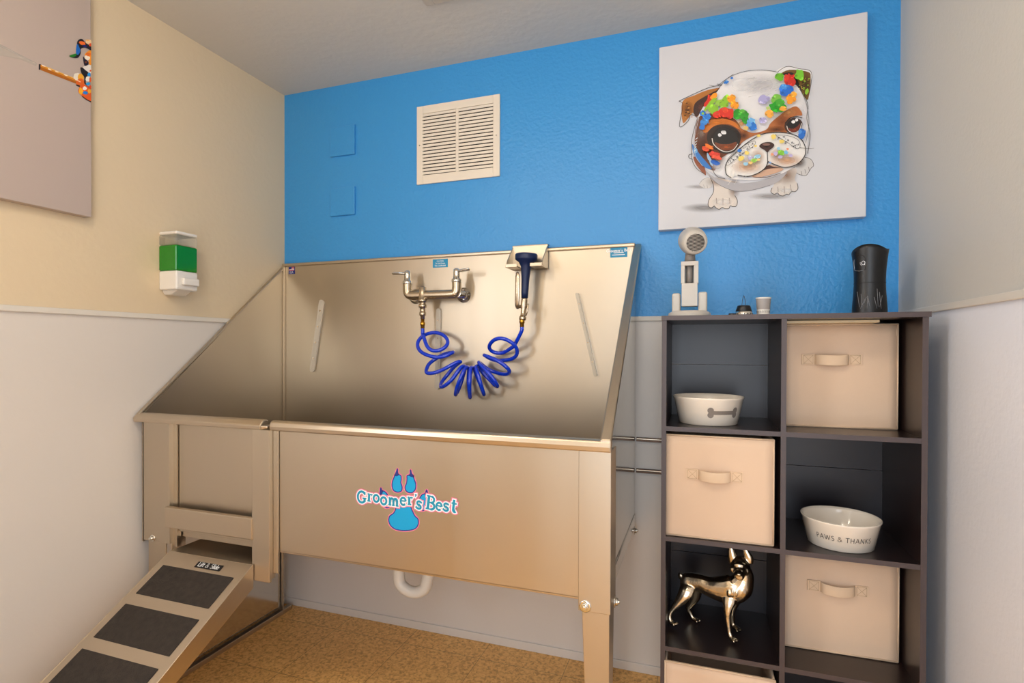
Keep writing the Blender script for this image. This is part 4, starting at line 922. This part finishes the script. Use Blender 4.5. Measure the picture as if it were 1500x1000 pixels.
# head facing the room, muzzle
hc = dz_(718, 255, -.272); D.ball(hc, .0255, 18, (1, .95, .95)); D.ball(dz_(708, 200, -.266), .021, 16, (1.05, 1, .8))
dl([(dz_(715, 275, -.285), .015, .016), (dz_(708, 308, -.302), .0145, .0145), (dz_(704, 330, -.320), .0125, .0135), (dz_(702, 342, -.328), .007, .009)])
D.ball(dz_(702, 318, -.331), .0058, 10, (1.2, .8, .8))
for u, v in ((655, 275), (768, 285)): D.ball(dz_(u, v, -.288), .009, 12, (1.1, .7, 1))
D.ball(dz_(660, 262, -.286), .0095, 10, (1.4, .9, .6)); D.ball(dz_(752, 262, -.286), .0095, 10, (1.4, .9, .6)); D.ball(dz_(706, 235, -.290), .013, 12, (1.3, .8, .8))
# ears
for pts in ([(650, 215), (640, 160), (633, 110), (628, 75), (626, 50)], [(790, 215), (790, 170), (775, 130), (762, 95), (752, 55)]):
    rr = [.0115, .0125, .010, .007, .003]
    dl([(dz_(u, v, -.268), r, r*.6) for (u, v), r in zip(pts, rr)])
# ruff folds on the chest
for a, b in (((604, 430), (612, 545)), ((640, 400), (640, 560)), ((685, 420), (664, 550))):
    D.tube(smooth_pts([dz_(*a, -.280), dz_((a[0]+b[0])/2+6, (a[1]+b[1])/2, -.291), dz_(*b, -.284)], 5), [.0005, .002, .0035, .0045, .005, .005, .005, .0045, .0035, .002, .0005], 10)
# legs: hip/shoulder, knee, hock, foot
def limb(pts): dl([(dz_(u, v, y), r, r*k) for u, v, y, r, k in pts], 12)
limb([(245, 360, -.240, .014, .5), (240, 410, -.247, .021, .55), (215, 490, -.262, .020, .6), (150, 575, -.266, .0125, .7), (95, 640, -.268, .0068, .9), (70, 690, -.270, .0060, .9), (72, 735, -.272, .0068, 1), (95, 762, -.276, .0065, 1.2), (128, 778, -.284, .0045, 1.3)])
limb([(290, 360, -.238, .014, .5), (298, 420, -.231, .021, .55), (290, 510, -.220, .019, .6), (262, 575, -.215, .0125, .7), (238, 625, -.213, .0078, .9), (262, 680, -.213, .0062, .9), (282, 718, -.215, .0068, 1), (310, 735, -.219, .0065, 1.2), (340, 748, -.226, .0045, 1.3)])
limb([(655, 370, -.264, .014, .5), (645, 420, -.267, .019, .5), (630, 480, -.273, .021, .55), (612, 560, -.286, .0185, .6), (602, 640, -.292, .0115, .8), (600, 730, -.294, .0078, .9), (612, 830, -.296, .0066, .9), (628, 885, -.299, .0070, 1), (650, 912, -.304, .0068, 1.3), (678, 930, -.312, .0045, 1.4)])
limb([(680, 370, -.264, .014, .5), (678, 420, -.260, .019, .5), (668, 480, -.255, .021, .55), (655, 560, -.245, .0165, .6), (640, 640, -.243, .010, .8), (638, 720, -.243, .0072, .9), (648, 775, -.244, .0066, .9), (665, 800, -.248, .0072, 1), (690, 815, -.254, .0066, 1.3), (708, 832, -.262, .0045, 1.4)])
for u, v, y in ((118, 770, -.284), (330, 742, -.226), (668, 922, -.312), (700, 826, -.262)):
    for k in (-1, 0, 1): p = dz_(u+k*14, v, y-abs(k)*.001); D.ball((p.x, p.y+k*.003, max(p.z, ZF+.005)), .0046, 10, (1, 1.5, .9))
# docked tail
limb([(190, 345, yb_, .012, .8), (170, 325, yb_, .009, .9), (178, 308, yb_, .006, .9)])
raw = D.build('raw', BRONZE)
for v in raw.data.vertices:
    if v.co.z+raw.location.z < ZF+.0005: v.co.z = ZF+.0005-raw.location.z
md = raw.modifiers.new('r', 'REMESH'); md.mode = 'VOXEL'; md.voxel_size = .0016; md.use_smooth_shade = True
ms = raw.modifiers.new('s', 'SMOOTH'); ms.factor = .6; ms.iterations = 4
dg = bpy.context.evaluated_depsgraph_get(); dg.update(); me = bpy.data.meshes.new_from_object(raw.evaluated_get(dg))
me.transform(Matrix.Translation(Vector(raw.location)-Vector(fig.location))); body = bpy.data.objects.new('dog_body', me); C.objects.link(body); body.parent = fig
zmin = min(v.co.z for v in me.vertices)
for v in me.vertices: v.co.z -= zmin
bpy.data.objects.remove(raw)

# ------------------------------------------------------------------ things on top of the shelf
# standing hair dryer
YD = -.27
def hp(u, v, y=YD): return at(970+u/6.67, 320+v/6.67, 'Y', y)
dr = thing('pet_dryer', 'grey hair dryer on its stand on top of the shelf, left end', 'hair dryer', (1.6486, YD, TOP))
cx = hp(265, 900).x
# everything rests on the shelf top; photo rays meet it at this depth
g = MB(); g.lathe([(.056, 0), (.058, .004), (.055, .013), (.046, .018), (.030, .019)], (cx, YD, TOP), 48); g.build('base', GREYP, dr)
def rbox(name, x0, x1, y0, y1, z0, z1, m, b=.004): return MB().box((x0, y0, z0), (x1, y1, z1)).build(name, m, dr, bevel=b, seg=4)
xa, xb_ = hp(98, 800).x, hp(180, 800).x; rbox('cradle_arm', xa, xb_, YD-.02, YD+.02, TOP+.012, hp(0, 738).z, GREYP, .006)
xa, xb_ = hp(352, 800).x, hp(440, 800).x; rbox('cradle_arm', xa, xb_, YD-.02, YD+.02, TOP+.012, hp(0, 732).z, GREYP, .006)
zt_, zb_ = hp(0, 440).z, hp(0, 865).z
x0, x1 = hp(186, 600).x, hp(354, 600).x
g = MB(); y0 = YD-.022; wz0, wz1 = hp(0, 648).z, hp(0, 480).z; wx0, wx1 = hp(222, 600).x, hp(310, 600).x
g.box((x0, y0, wz1), (x1, YD+.018, zt_)).box((x0, y0, wz0), (wx0, YD+.018, wz1)).box((wx1, y0, wz0), (x1, YD+.018, wz1)).box((x0+.002, y0, zb_), (x1-.002, YD+.018, wz0)).box((x0, YD+.012, wz0), (x1, YD+.018, wz1))
g.build('handle', GREYP, dr, bevel=.0008)
g = MB(); g.cyl(((wx0+wx1)/2, YD-.006, wz0), ((wx0+wx1)/2, YD-.006, wz1), .0085, 24); g.cyl(((wx0+wx1)/2, YD-.006, wz0+.006), ((wx0+wx1)/2, YD-.006, wz0+.0075), .0088, 24); g.build('motor_core', DGREYP, dr)
g = MB(); g.tube([((x0+x1)/2, YD, zt_-.004), ((x0+x1)/2+.001, YD, hp(0, 340).z)], [.015, .013], 24); g.cyl(((x0+x1)/2-.018, YD, zt_-.001), ((x0+x1)/2+.018, YD, zt_-.001), .005, 16); g.build('neck', DGREYP, dr)
fc = hp(326, 236, YD-.055); hb = hp(275, 205, YD+.03); axh = (fc-hb).normalized(); Lh = (fc-hb).length
g = MB(); g.lathe([(.006, 0), (.028, .004), (.036, .018), (.0375, .04), (.034, Lh*.8), (.0285, Lh), (.024, Lh), (.024, Lh-.004)], hb, 44, axh); hd = g.build('head', GREYP, dr)
g = MB(); g.lathe([(.0238, 0), (.0238, .002)], fc-axh*.0045, 36, axh); g.build('grille_shade', DARKM, dr)  # dark disc paints the shade behind the grille bars
g = MB(); uu = axh.cross(Vector((0, 0, 1))).normalized(); uu = (uu*math.cos(.15)+axh.cross(uu)*math.sin(.15)).normalized(); ww = axh.cross(uu)
for k in range(-6, 7):
    o = k*.0036; hl = math.sqrt(max(0, .0236**2-o*o)); c_ = fc-axh*.001+ww*o; g.tube([c_-uu*hl, c_+uu*hl], .0007, 6)
g.lathe([(.0236, 0), (.0262, .001), (.0262, .0015), (.0236, .002)], fc-axh*.001, 36, axh, False); g.build('grille', GREYP, dr)

# small vented dome with wire loop
YV = -.29
def vp(u, v, y=YV): return at(1060+u/16.667, 425+v/16.667, 'Y', y)
vcx = vp(490, 500).x
dm = thing('vented_dish', 'small silver and black vented dish with a wire loop on top of the shelf', 'ornament', (vcx, YV, TOP))
k_ = (vp(600, 500).x-vp(400, 500).x)/200
zh_ = vp(490, 375).z-TOP
g = MB(); g.lathe([(.018, 0), (.0215, .001), (.0225, .006), (.0205, .013), (.018, .014)], (vcx, YV, TOP), 36); dish = g.build('perforated_ring', CHROME, dm)
g = MB()
for k in range(16): a = 2*PI*k/16; c_ = Vector((math.cos(a), math.sin(a), 0)); g.cyl(Vector((vcx, YV, TOP+.0065))+c_*.0205, Vector((vcx, YV, TOP+.0065))+c_*.0227, .0016, 10)
g.build('hole_shade', DARKM, dish)['kind'] = 'stuff'  # dark studs paint the shade inside the holes
g = MB(); g.lathe([(.0195, .0125), (.0205, .014), (.016, zh_-.001), (.015, zh_), (.001, zh_)], (vcx, YV, TOP), 36); g.build('lid', BLACKM, dm)
g = MB(); zt3 = vp(490, 140).z; g.tube(smooth_pts([(vcx-.0045, YV, TOP+zh_-.001), (vcx-.0035, YV, (TOP+zh_+zt3)/2), (vcx-.001, YV, zt3), (vcx+.001, YV, zt3-.001), (vcx+.003, YV, (TOP+zh_+zt3)/2+.002), (vcx+.0042, YV, TOP+zh_-.001)], 5), .0007, 8); g.build('wire_loop', BLACKG, dm)
g = MB(); g.lathe([(.006, 0), (.0085, .001), (.0085, .008), (.007, .009)], (vcx-.029, YV, TOP), 24); tag(g.build('black_cap', BLACKM), 'tiny black cap beside the vented dish on the shelf top', 'cap')

# small cup on a saucer
ccx = vp(970, 400, -.27).x; zc1 = vp(970, 180, -.27).z-TOP; YK = -.27
cp = thing('small_cup', 'small grey and white cup on a saucer on top of the shelf', 'cup', (ccx, YK, TOP))
g = MB(); g.lathe([(.012, 0), (.022, .001), (.0235, .003), (.012, .0035)], (ccx+.004, YK, TOP), 32); g.build('saucer', WHITEP, cp)
g = MB(); m1 = mat('warm_grey_glaze', (168, 160, 156), .4); g.lathe([(.0155, .004), (.016, .018)], (ccx, YK, TOP), 36, cap=False); g.use(WHITEP)
g = MB().use(WHITEP); g.lathe([(.014, .0035), (.0158, .005), (.0162, .019)], (ccx, YK, TOP), 36, cap=False); g.use(m1); g.lathe([(.0162, .019), (.0168, .024), (.0185, zc1-.004)], (ccx, YK, TOP), 36, cap=False); g.use(WHITEP); g.lathe([(.0185, zc1-.004), (.0195, zc1-.002), (.0192, zc1), (.0175, zc1-.002), (.014, .008), (.001, .007)], (ccx, YK, TOP), 36, cap=False)
g.use(INK)
for k in range(18): a = PI+PI*k/17; c_ = Vector((math.cos(a), math.sin(a), 0)); g.tube([Vector((ccx, YK, TOP+.010))+c_*.0160, Vector((ccx, YK, TOP+.0155+.001*(k % 2)))+c_*.0163], .0003, 5)
g.build('cup_body', None, cp)

# black treat camera
YT = -.20
def tp_(u, v, y=YT): return at(1230+u/8.333, 345+v/8.333, 'Y', y)
tx = (tp_(150, 900).x+tp_(580, 900).x)/2
tc_ = thing('treat_camera', 'black hourglass-shaped pet camera at the right end of the shelf top', 'camera', (tx, YT, TOP))
def rad(z): # half-width at height
    prof = [(905, 216), (800, 208), (700, 198), (580, 193), (480, 195), (380, 202), (280, 214), (180, 230), (90, 236)]
    for (a, ra), (b, rb) in zip(prof, prof[1:]):
        za, zb2 = tp_(360, a).z, tp_(360, b).z
        if z <= zb2 or (b == 90): t = min(1.2, max(0, (z-za)/(zb2-za))); return (ra+(rb-ra)*t)
kx = (tp_(460, 500).x-tp_(260, 500).x)/200
n = 64; rings = []; zpk = tp_(360, 95, YT-.04).z
def topz(a):
    # wavy lip: high at the front left, low at the back right
    return zpk-.027*(1-((1+math.cos(a-math.radians(252)))/2)**2.2)+.012*math.exp(-((math.cos(a-math.radians(12))-1)**2)/.08)
for j in range(0, 19):
    q = j/18; ring = []
    for k in range(n):
        a = 2*PI*k/n; z = TOP+(topz(a)-TOP)*q; r = rad(z)*kx; ring.append((tx+r*math.cos(a), YT+r*.85*math.sin(a), z))
    rings.append(ring)
for q, f_ in ((1.0, .95), (.80, .88)):
    ring = []
    for k in range(n): a = 2*PI*k/n; z = TOP+(topz(a)-TOP)*q; r = rad(z)*kx*f_; ring.append((tx+r*math.cos(a), YT+r*.85*math.sin(a), z))
    rings.append(ring)
g = MB(); g.loft(rings); tb = g.build('shell', BLACKM, tc_)
def on_shell(u, v, L=.0004):
    z = tp_(u, v).z; X = tp_(u, v, YT-.04).x-tx; r = rad(z)*kx; s_ = max(-.98, min(.98, X/(r))); return Vector((tx+s_*r, YT-(r*.85+L)*math.sqrt(1-s_*s_), z))
g = MB().use(BLACKG)
wv = smooth_pts([(214, 300, 0), (212, 380, 0), (228, 430, 0), (270, 442, 0), (318, 436, 0), (330, 400, 0), (328, 310, 0), (300, 262, 0), (250, 258, 0)], 4, True)
vs = [g.v(on_shell(p.x, p.y)) for p in wv]
for t3 in tessellate_polygon([[Vector((p.x, p.y, 0)) for p in wv]]): g.face([vs[i] for i in t3])
face = g.build('face_window', None, tc_)
def shell_line(g, pts, r, L=.0006): g.tube([on_shell(u, v, L) for u, v in pts], r, 6)
g = MB().use(mat('silver_ring', (225, 225, 230), .25, .6)); shell_line(g, arc(305, 350, 19, 22, 0, 360, 20), .0009, .001); shell_line(g, arc(300, 350, 28, 34, 110, 200, 8), .0004, .0008); shell_line(g, [(p.x, p.y) for p in smooth_pts([(216, 300, 0), (213, 380, 0), (228, 430, 0), (270, 442, 0), (310, 436, 0)], 4)], .0003, .0006)
shell_line(g, [(310, 365), (326, 375)], .0008, .001); g.build('lens_ring', None, face)
g = MB(); z = tp_(360, 585).z
ringp = [Vector((tx+(rad(z)*kx+.0002)*math.cos(2*PI*k/48), YT+(rad(z)*kx*.85+.0002)*math.sin(2*PI*k/48), z)) for k in range(49)]; g.tube(ringp, .0005, 6); g.build('seam_ring', DARKM, tc_)
g = MB()
for q in ([(270, 900), (325, 780)], [(262, 880), (245, 690)], [(290, 900), (282, 720)], [(345, 900), (355, 745)], [(380, 895), (352, 745)], [(465, 900), (430, 760)], [(480, 880), (470, 660)], [(500, 880), (540, 740)], [(520, 900), (500, 700)], [(300, 870), (338, 760)]): shell_line(g, q, .00045, .0007)
g.build('reflection_lines', GLINTS, tc_)  # reflections on the shell, drawn as pale tubes

# ------------------------------------------------------------------ lights: unseen globe lamps and door and window fills added behind the camera
GL = mat('fill_globe', (255, 240, 215), .5, emit=(srgb((255, 241, 219)), 18.0))  # glow of the globes added to brighten ceiling, walls and the gap
for lampx, lampy, lab in ((.78, -1.5, 'white globe lamp added on the left, unseen behind the viewer'), (1.52, -1.45, 'white globe lamp added on the right, unseen behind the viewer')):
    cl = thing('added_globe_light', lab, 'lamp', (lampx, lampy, H-.28), 'added globe lamps')
    MB().lathe([(.06, .28), (.06, .265), (.015, .255), (.015, .19)], (lampx, lampy, H-.28), 32).build('stem', TRIM, cl)
    MB().ball((lampx, lampy, H-.18), .09, 24).build('globe', GL, cl)
def area(name, loc, rot, sx, sy, e, col):
    l = bpy.data.lights.new(name, 'AREA'); l.shape = 'RECTANGLE'; l.size = sx; l.size_y = sy; l.energy = e; l.color = col
    o = bpy.data.objects.new(name, l); C.objects.link(o); o.location = loc; o.rotation_euler = rot; return o
area('door_fill', (1.71, YR-.015, 1.03), (PI/2, 0, 0), .74, 1.83, 12, (.84, .92, 1))  # fill light added in the rear opening
area('window_fill', (.012, -2.25, 1.45), (0, -PI/2, 0), .9, .62, 10, (.84, .91, 1))  # cool fill light added at the made-up side window
w = bpy.data.worlds.new('world'); bpy.context.scene.world = w; w.use_nodes = True; w.node_tree.nodes['Background'].inputs[0].default_value = (.7, .8, 1, 1); w.node_tree.nodes['Background'].inputs[1].default_value = .5
sc = bpy.context.scene; sc.view_settings.view_transform = 'Standard'; sc.view_settings.look = 'None'; sc.view_settings.gamma = 1; sc.view_settings.exposure = .68
